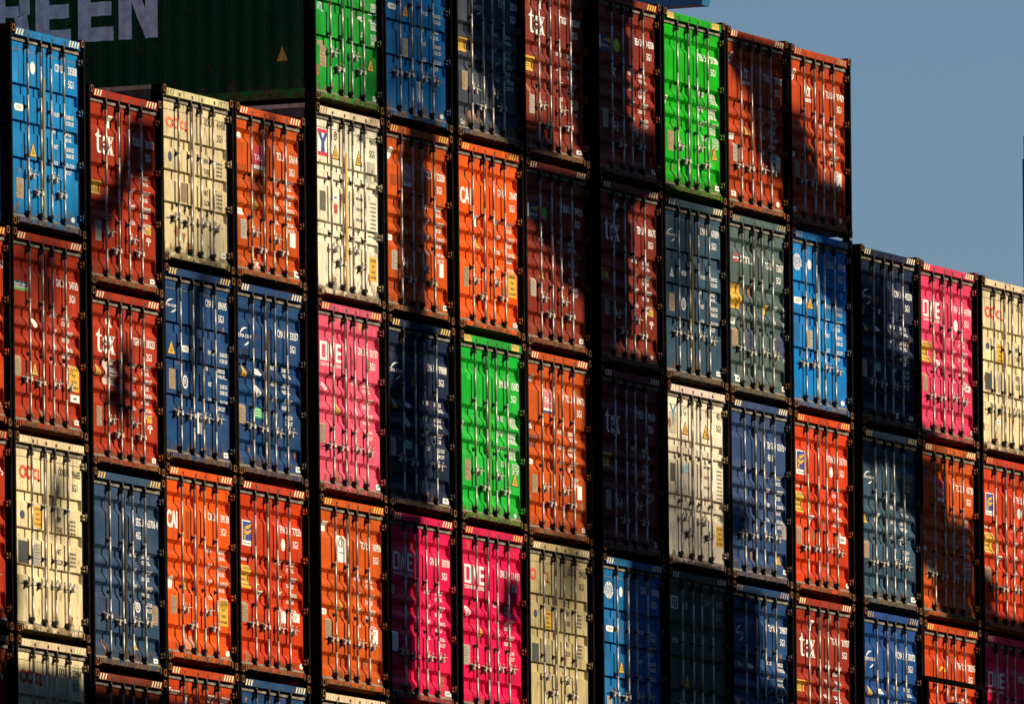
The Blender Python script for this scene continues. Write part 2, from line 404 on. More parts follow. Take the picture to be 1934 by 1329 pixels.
WLINES = [('MAX.GROSS', '30.480 KGS', '67.200 LBS'), ('TARE', '3.900 KGS', '8.600 LBS'), ('NET', '26.580 KGS', '58.600 LBS'), ('CU.CAP.', '76.3 CU.M', '2.694 CU.FT')]
def decal(d, doors, ty, h):
    k, x, t = d[:3]; a = d[3:]
    D = Dec(); name = 'sticker'
    side = 0 if x < 1.2 else 1
    def put(nm, st, xx, tt, ww, hh, c):
        E = Dec(); E.text(st, xx, tt, ww, hh, c); E.build(nm, doors[1], ty, h, 1)
    if k == 'id':
        s1, s2, s3, s4, c = a
        put('owner_code', s1, x+.01, t, .25, .115, c)
        if s4 == '45G1':
            put('serial_number', s2+' '+s3, x+.40, t, .34, .115, c); put('size_code', s4, x+.01, t+.20, .2, .11, c)
        else:
            put('serial_number', s2, x+.445, t, .28, .115, c)
            if x+.86 < LEAF[1][1]: put('check_digit', s3, x+.785, t, .055, .115, c)
            put('size_code', s4, x+.445, t+.20, .18, .11, c)
        D.bm.free(); return
    elif k in ('wt', 'WT'):
        c = a[0]; big = 1.35 if k == 'WT' else 1
        for i, (l0, l1, l2) in enumerate(WLINES):
            tt = t+.02+i*.235*(h/H)
            put('weight_label', l0, x+.02, tt, .2 if i in (0,) else .13*big, .062*big, c)
            E = Dec(); E.text(l1, x+.42, tt, .25, .062*big, c); E.text(l2, x+.42, tt+.09, .25, .062*big, c); E.build('weight_figures', doors[1], ty, h, 1)
        D.bm.free(); return
    elif k == 'wt2':
        c = a[0]
        if ty == 'C':
            for i, s_ in enumerate(('MAX.GROSS', 'TARE WT.', 'PAYLOAD', 'CU.CAP.')):
                put('weight_label', s_, x, t+.03+i*.16, .24, .045, c)
            E = Dec()
            for i in range(9): E.text('%d.%d%d0 KGS' % (i*3+2, i, 9-i), x+.50, t+.06+i*.062, .2, .03, c)
            E.build('weight_figures', doors[1], ty, h, 1)
        else:
            for i, (s1, s2) in enumerate((('NEW', 'TARE'), ('NET', 'CU.CAP.'))):
                tt = t+i*.47
                E = Dec(); E.text(s1, x, tt, .15, .08, c); E.text(s2, x, tt+.15, .2, .08, c); E.build('weight_label', doors[1], ty, h, 1)
                E = Dec()
                for j in range(4): E.text(('30.480 KGS', '67.200 LBS', '3.800 KGS', '8.380 LBS')[j], x+.42, tt+.02+j*.058, .2, .036, c)
                E.build('weight_figures', doors[1], ty, h, 1)
        D.bm.free(); return
    else:
        w_, h_ = a[0], a[1]; r = a[2:]
        if x < 1.205 < x+w_: w_ = 1.2-x
        if k == 'lab':
            name = 'data_plate' if r[0] in ('tan', 'grey', 'greyd', 'dark', 'dark2', 'brownp') else 'sticker'
            D.rect(x, t, w_, h_, r[0])
            if name == 'data_plate' and r[0] != 'dark':
                for i in range(6): D.rect(x+w_*.14, t+h_*(.1+.14*i), w_*.72*((i*37 % 5)/10+.55), h_*.045, 'greyd' if r[0] != 'greyd' else 'grey', 1)
            elif r[0] == 'w' and h_ < .12: D.rect(x+w_*.28, t+h_*.38, w_*.42, h_*.24, 'navy', 1)
        elif k == 'rr':
            n = 6; R = min(w_, h_)*.45; pts = []
            for cx, cz, a0 in ((x+w_-R, t+h_-R, 0), (x+R, t+h_-R, 90), (x+R, t+R, 180), (x+w_-R, t+R, 270)):
                for i in range(n): an = math.radians(a0+90*i/(n-1)); pts.append((cx+R*math.cos(an), cz+R*math.sin(an)))
            D.poly(pts, r[0])
            for i in (0, 1): D.rect(x+w_*.2, t+h_*(.33+.22*i), w_*.6, h_*.09, 'greyd', 1)
        elif k in ('oval', 'circ'): D.ell(x+w_/2, t+h_/2, w_/2, h_/2, r[0])
        elif k == 'ring':
            D.arc(x+w_/2, t+h_/2, w_/2, h_/2, 0, 2*math.pi, w_*.16, r[0], n=20); D.arc(x+w_*.5, t+h_*.5, w_*.22, h_*.25, 2.2, 5.6, w_*.14, r[0])
            D.rect(x+w_*.56, t+h_*.3, w_*.12, h_*.4, r[0])
        elif k == 'tri':
            name = 'warning_triangle'; m = 'w' if r else 'y'
            D.poly([(x-w_*.06, t+h_*1.03), (x+w_/2, t-h_*.06), (x+w_*1.06, t+h_*1.03)], 'k')
            D.poly([(x+w_*.06, t+h_*.96), (x+w_/2, t+h_*.08), (x+w_*.94, t+h_*.96)], m, 1)
            D.rect(x+w_*.38, t+h_*.5, w_*.24, h_*.06, 'k', 2); D.rect(x+w_*.3, t+h_*.66, w_*.4, h_*.05, 'k', 2); D.rect(x+w_*.3, t+h_*.78, w_*.4, h_*.05, 'k', 2)
        elif k == 'inv':
            D.poly([(x, t), (x+w_, t), (x+w_*.5, t+h_)], 'w'); D.rect(x+w_*.3, t+h_*.15, w_*.35, h_*.1, 'k', 1)
        elif k == 'caut':
            name = 'caution_sticker'; D.rect(x, t, w_, h_, 'y')
            D.text('CAUTION', x+w_*.1, t+h_*.07, w_*.8, h_*.13, 'k', 1); D.text('9\'6"', x+w_*.3, t+h_*.32, w_*.4, h_*.14, 'k', 1)
            D.text('HIGH', x+w_*.25, t+h_*.56, w_*.5, h_*.12, 'k', 1); D.text('CONTAINER', x+w_*.08, t+h_*.8, w_*.84, h_*.1, 'k', 1)
        elif k == 'capw':
            name = 'caution_sticker'; D.rect(x, t, w_, h_, 'y')
            D.text('CAUTION', x+w_*.06, t+h_*.12, w_*.86, h_*.28, 'k', 1)
            for i in range(3): D.rect(x+w_*.25, t+h_*(.5+.15*i), w_*.5, h_*.05, 'k', 1)
        elif k == 'txt': name = 'lettering'; D.text(r[0], x, t, w_, h_, r[1])
        elif k == 'cai':
            name = 'lettering'; w_ *= .84; D.text('CAI', x, t, w_, h_, 'w'); D.text('CAI', x+w_*.04, t+h_*.01, w_, h_, 'w', 1)
        elif k == 'tee':
            D.arc(x+w_/2, t+h_*.3, w_*.5, h_*.3, math.pi, 2*math.pi, w_*.2, 'w'); D.rect(x, t+h_*.3, w_, h_*.12, 'w'); D.rect(x+w_*.38, t+h_*.4, w_*.24, h_*.5, 'w')
        elif k == 'tex':
            name = 'logo'
            def R(a0, b0, c0, d0): D.rect(x+w_*a0, t+h_*b0, w_*c0, h_*d0, 'w')
            def PO(pts): D.poly([(x+w_*p[0], t+h_*p[1]) for p in pts], 'w')
            PO([(.02, .27), (.12, .2), (.19, .04), (.21, .04), (.21, .84), (.1, .86)][0:3]+[(.21, 0), (.21, .8), (.1, .8), (.1, .33), (.02, .33)])
            R(.21, .27, .12, .06); PO([(.1, .8), (.21, .8), (.25, .88), (.33, .88), (.33, .93), (.22, .97), (.13, .93)])
            D.arc(x+w_*.5, t+h_*.62, w_*.15, h_*.36, -.1, -2*math.pi+.75, w_*.07, 'w', n=20); R(.38, .57, .26, .055); R(.35, .45, .055, .34)
            PO([(.66, .27), (.79, .27), (.97, .93), (.84, .93)]); PO([(.93, .27), (.97, .27), (.72, .93), (.67, .93)])
            R(.64, .25, .18, .045); R(.87, .25, .13, .045); R(.62, .91, .14, .045); R(.81, .91, .2, .045)
        elif k == 'one':
            name = 'logo'; s_ = 'w'
            def R(a0, b0, c0, d0): D.rect(x+w_*a0, t+h_*b0, w_*c0, h_*d0, s_)
            R(0, 0, .08, 1); R(.24, 0, .08, 1); R(.08, 0, .16, .14); R(.08, .86, .16, .14)
            R(.38, 0, .07, 1); R(.58, 0, .07, 1); D.poly([(x+w_*.38, t), (x+w_*.47, t), (x+w_*.65, t+h_), (x+w_*.56, t+h_)], s_)
            R(.71, 0, .08, 1); R(.79, 0, .21, .17); R(.79, .415, .18, .17); R(.79, .83, .21, .17)
        elif k == 'oocl':
            name = 'logo'; md = r[0] if r else 0; c = 'red' if not md == 1 else 'orange'
            ct = t+h_*.36; sc = .30
            for cx in ((.2, .47) if md != 2 else (.16,)):
                D.arc(x+w_*cx, t+h_*.4, w_*.17, h_*.38, 0, 2*math.pi, w_*.085, c, n=18)
            if md != 2: D.ell(x+w_*.335, t+h_*.4, w_*.06, h_*.09, c, 1)
            D.arc(x+w_*.76, t+h_*.42, w_*.12, h_*.32, .8, 2*math.pi-.8, w_*.07, c)
            D.rect(x+w_*.86, t+h_*.12, w_*.07, h_*.68, c); D.rect(x+w_*.86, t+h_*.66, w_*.14, h_*.14, c)
        elif k == 'cma':
            name = 'logo'; D.text('CMA CGM', x, t+h_*.38, w_, h_*.2, 'w')
            D.arc(x+w_*.55, t+h_*.45, w_*.42, h_*.45, math.radians(185), math.radians(290), w_*.10, 'w', taper=True)
            D.arc(x+w_*.5, t+h_*.55, w_*.42, h_*.45, math.radians(15), math.radians(95), w_*.10, 'w', taper=True)
        elif k == 'arc2':
            name = 'logo'; D.arc(x+w_*.4, t+h_*.5, w_*.4, h_*.5, math.radians(200), math.radians(300), w_*.08, 'w', taper=True)
            D.arc(x+w_*.5, t+h_*.5, w_*.4, h_*.45, math.radians(20), math.radians(110), w_*.08, 'w', taper=True)
        elif k == 'yarc':
            name = 'logo'; D.arc(x+w_*.5, t+h_*.8, w_*.5, h_*.8, math.pi, 2*math.pi, w_*.25, 'y')
        elif k == 'cosco':
            name = 'logo'; cx, cz = x+w_/2, t+h_*.5
            D.arc(cx, cz, w_*.38, h_*.5, 0, 2*math.pi, w_*.06, 'w', n=24); D.arc(cx, cz, w_*.18, h_*.48, 0, 2*math.pi, w_*.05, 'w', n=24)
            D.rect(x, t+h_*.34, w_, h_*.2, M_PAINT_BLUE, 1); D.rect(x+w_*.02, t+h_*.58, w_*.96, h_*.14, 'w', 1)
            D.text('COSCO', x, t+h_*.35, w_, h_*.17, 'w', 2); D.text('SHIPPING', x+w_*.08, t+h_*.605, w_*.84, h_*.09, 'blue', 2)
            D.rect(cx-w_*.02, t+h_*.02, w_*.04, h_*.96, 'w')
        elif k == 'flo':
            name = 'logo'; D.rect(x, t, w_, h_, 'w'); D.rect(x+w_*.08, t+h_*.05, w_*.84, h_*.75, 'blue', 1)
            def PO(pts): D.poly([(x+w_*p[0], t+h_*p[1]) for p in pts], 'y', 2)
            for dz in (0, .22): PO([(.2, .36+dz), (.38, .22+dz), (.62, .2+dz), (.9, .12+dz), (.9, .2+dz), (.62, .33+dz), (.38, .36+dz)])
            PO([(.2, .3), (.36, .3), (.3, .78), (.2, .78)])
            D.text('florens', x+w_*.15, t+h_*.86, w_*.7, h_*.07, 'k', 1)
        elif k == 'tal':
            name = 'logo'; md = r[0] if r else 0
            D.rect(x, t, w_, h_*.8, 'pinkp' if md == 0 else 'pinkf'); D.rect(x, t+h_*.8, w_, h_*.2, 'w'); D.rect(x, t+h_*.96, w_, h_*.04, 'navy', 1)
            D.text('TAL', x+w_*.03, t+h_*.36, w_*.9, h_*.24, 'w', 1)
            if md == 2: D.rect(x, t+h_*.9, w_, h_*.06, 'blue', 1)
        elif k == 'bea':
            name = 'logo'; D.rect(x+w_*.12, t, w_*.88, h_, 'navy'); D.rect(x, t, w_*.14, h_*.85, 'w', 1); D.rect(x+w_*.02, t-h_*.03, w_*.1, h_*.1, 'w', 1)
            D.poly([(x+w_*.3, t+h_*.3), (x+w_, t+h_*.08), (x+w_, t+h_*.42)], 'y', 1); D.text('BEACON', x+w_*.22, t+h_*.58, w_*.74, h_*.17, 'w', 1)
        elif k == 'seac':
            D.rect(x, t, w_, h_*.62, 'navy'); D.text('SeaCube', x+w_*.04, t+h_*.16, w_*.9, h_*.34, 'w', 1); D.rect(x, t+h_*.62, w_, h_*.38, 'lime'); D.rect(x, t+h_*.6, w_, h_*.1, 'w', 1)
        elif k in ('tril', 'tril2'):
            name = 'logo'; m = 'y' if k == 'tril' else 'w'
            if k == 'tril': D.rect(x, t, w_, h_, 'w'); D.text('triton', x+w_*.15, t+h_*.6, w_*.7, h_*.08, 'k', 1); m = 'brownp'; hs = h_*.5
            else: D.rect(x, t+h_*.8, w_, h_*.17, 'w'); D.text('triton', x+w_*.12, t+h_*.83, w_*.76, h_*.1, 'redp', 1); hs = h_*.75
            D.poly([(x+w_*.12, t+hs*.38), (x+w_*.5, t+hs*.06), (x+w_*.88, t+hs*.38), (x+w_*.62, t+hs*.36), (x+w_*.62, t+hs*.95), (x+w_*.45, t+hs*.85), (x+w_*.45, t+hs*.36)], m, 1)
            D.arc(x+w_*.4, t+hs*.6, w_*.32, hs*.32, math.radians(95), math.radians(230), w_*.1, m, 1)
        elif k == 'ym':
            name = 'logo'; D.rect(x, t, w_, h_, 'w'); D.rect(x, t, w_, h_*.14, 'pinkp', 1); D.rect(x, t+h_*.86, w_, h_*.14, 'pinkp', 1)
            D.poly([(x+w_*.02, t+h_*.14), (x+w_*.32, t+h_*.14), (x+w_*.5, t+h_*.36), (x+w_*.68, t+h_*.14), (x+w_*.98, t+h_*.14), (x+w_*.64, t+h_*.5), (x+w_*.7, t+h_*.86), (x+w_*.3, t+h_*.86), (x+w_*.36, t+h_*.5)], 'blue', 2)
        elif k == 'glyph':
            name = 'logo'; D.rect(x, t, w_, h_, 'w')
            for q_ in ((.2, .15, .6, .1), (.2, .15, .12, .6), (.5, .1, .12, .8), (.2, .45, .65, .1), (.72, .2, .12, .6), (.35, .75, .5, .1)):
                D.rect(x+w_*q_[0], t+h_*q_[1], w_*q_[2], h_*q_[3], 'k', 1)
        elif k == 'grn':
            D.rect(x, t, w_, h_, 'green')
            for i in range(3): D.rect(x+w_*.08, t+h_*(.2+.26*i), w_*.84, h_*.06, 'w', 1)
        elif k == 'scr':
            name = 'graffiti'
            D.arc(x+w_*.3, t+h_*.3, w_*.25, h_*.28, 0, 5.2, w_*.08, 'w'); D.arc(x+w_*.65, t+h_*.6, w_*.25, h_*.3, 1, 6.6, w_*.08, 'w'); D.arc(x+w_*.25, t+h_*.8, w_*.2, h_*.18, 2, 7.2, w_*.07, 'w')
    if side == 1 and k not in ('id', 'wt', 'WT', 'wt2') and x+a[0] > LEAF[1][1]:
        pass
    D.build(name, doors[side], ty, h, side)
M_PAINT_BLUE = plain('logo_backing_blue', lin((10, 104, 172)), .5)

HANDLES = {'row': [(0, -1, .742), (1, -1, .746), (2, 1, .738), (3, 1, .738)], 'stag': [(0, 1, .725), (1, -1, .808), (2, 1, .722), (3, -1, .80)]}
CACHE = {}
def cached(key, fn):
    if key not in CACHE: CACHE[key] = fn()
    return CACHE[key]

def hazard(root, h, style, wcol):
    """slanted warning stripes painted at both header ends"""
    for n_, (x0, cnt) in enumerate(((.175, 3), (1.90, 4))):
        bm = bmesh.new()
        if style == 'block':
            L_ = .26 if n_ == 0 else .28
            vs_ = [bm.verts.new(p) for p in ((x0, .0065, h-.148), (x0+L_, .0065, h-.148), (x0+L_, .0065, h-.05), (x0, .0065, h-.05))]
            bm.faces.new(vs_)
            for i in range(6):
                xx = x0+.01+i*.043
                f = bm.faces.new([bm.verts.new(p) for p in ((xx, .005, h-.12), (xx+.012, .005, h-.12), (xx+.042, .005, h-.04), (xx+.03, .005, h-.04))]); f.material_index = 1
        else:
            for i in range(cnt):
                xx = x0+i*.088
                bm.faces.new([bm.verts.new(p) for p in ((xx, .0055, h-.142), (xx+.040, .0055, h-.142), (xx+.088, .0055, h-.052), (xx+.048, .0055, h-.052))])
        me = mesh('hazard_stripe', bm, [wcol, DEC['dark']])
        obj('hazard_stripe', me, root)
M_STRIPE = plain('stripe_cream', (.88, .74, .46), .6, var=.15, scale=8)
M_STRIPE_D = plain('stripe_dirty', (.40, .28, .14), .7, var=.6, scale=14)
M_STRIPE_Y = plain('stripe_yellow', (.80, .52, .10), .6, var=.15, scale=8)

def container(name, x, z, h, ty, colkey, hd, label, decs, y=0, seal=None):
    root = bpy.data.objects.new(name, None); COL.objects.link(root)
    root.location = (x, y+rnd.uniform(-.006, .006), z); root.empty_display_size = .3
    root['label'] = label; root['category'] = 'shipping container'; root['group'] = 'shipping containers stacked on the ship'
    c = colour(colkey)
    hk = round(h, 2)
    obj('side_and_roof_panels', cached(('body', hk), lambda: body_mesh(h)), root, col=(c[0]*.16, c[1]*.16, c[2]*.16, 1) if colkey in ('green', 'cream', 'cream2', 'cream3') else c)  # green and cream panels darkened, shade painted into the colour
    for xx in (.055, W-.115): obj('twistlock', cached('lock', lock_mesh), root, (xx, .03, -.043))
    cf = tuple(v*rnd.uniform(.8, 1.0) for v in c[:3])+(1,)
    obj('frame', cached(('frame', hk), lambda: frame_mesh(h)), root, col=cf)
    for xx, fl in ((0, 0), (W-.162, 1)):
        for zz in (0, h-.118):
            obj('corner_casting', cached(('cast', fl), lambda: casting_mesh(fl)), root, (xx, 0, zz))
    doors = []; gv = rnd.randint(0, 2)
    for s_ in (0, 1):
        d = obj('door', cached(('door', ty, hk, s_), lambda: door_mesh(ty, h, s_)), root, col=c); doors.append(d)
        for i in ((0, 1), (2, 3))[s_]:
            b = gv
            obj('lock_rod', cached(('rod', hk, b), lambda: rod_mesh(h, b)), d, (ROD_X[i], 0, 0))
        for fr in (.115, .37, .63, .895):
            o = obj('hinge', cached('hinge', hinge_mesh), d, (W-.062 if s_ else .062, 0, h*(1-fr)), c)
            if not s_: o.rotation_euler = (0, math.pi, 0)
    for (ri, sg, fr) in HANDLES[hd]:
        v = rnd.randint(0, 2); s_ = 0 if ri < 2 else 1; hx = ROD_X[ri]
        o = obj('handle', cached(('handle', v), lambda: handle_mesh(v)), doors[s_], (hx, 0, h*(1-fr)+rnd.uniform(-.02, .02)))
        o.rotation_euler = (0, rnd.uniform(-.06, .12), 0); o.scale.x = sg
    hazard(root, h, 'block' if colkey.startswith('green2') or colkey == 'green3' else 'bars', M_STRIPE_Y if colkey in ('green2', 'green3') else rnd.choice((M_STRIPE_Y, M_STRIPE, M_STRIPE, M_STRIPE_D)))
    # touch-up patches and rust stains, different on every door
    for q_ in range(rnd.choice((1, 2, 2, 3))):
        s_ = rnd.randint(0, 1); x0, x1 = LEAF[s_]; w_ = rnd.uniform(.12, .42); hh_ = rnd.uniform(.12, .6)
        xx = rnd.uniform(x0+.06, x1-.1-w_); tt = rnd.uniform(.28, h-.3-hh_); f_ = rnd.choice((.62, .72, .8, 1.25))
        D = Dec(); D.rect(xx, tt, w_, hh_, M_PAINT, -1)
        o = D.build('paint_patch', doors[s_], ty, h, s_)
        if o: o.color = (min(.85, c[0]*f_+.01), min(.85, c[1]*f_+.006), min(.85, c[2]*f_+.004), 1)
    for q_ in range(rnd.choice((1, 2, 3, 4))):
        s_ = rnd.randint(0, 1); x0, x1 = LEAF[s_]; r_ = rnd.uniform(.02, .09)
        xx = rnd.uniform(x0+.1, x1-.12); tt = rnd.choice((rnd.uniform(.25, h-.3), h-rnd.uniform(.24, .5)))
        n_ = 16; ph = rnd.uniform(0, 9); P_ = []
        for i in range(n_):
            an = 2*math.pi*i/n_; rr = r_*(.55+.9*abs(noise.noise(Vector((math.cos(an)*1.3+ph, math.sin(an)*1.3, ph)))))
            P_.append((xx+rr*math.cos(an), tt+rr*math.sin(an)*(1 if math.sin(an) < 0 else rnd.uniform(1.2, 2.6))))
        D = Dec(); D.poly(P_, 'rustp', -.5); D.build('rust_stain', doors[s_], ty, h, s_)
    if seal:
        bm = bmesh.new(); box(bm, LEAF[1][0]-.035, LEAF[1][0]+.03, DY-.02, DY-.012, BOTD+.06, h-TOPD-.5)
        obj('door_strip', mesh('door_strip', bm, [M_PAINT]), doors[1], col=(*lin(seal), 1))
    for dd in decs: decal(dd, doors, ty, h)
    return root, doors

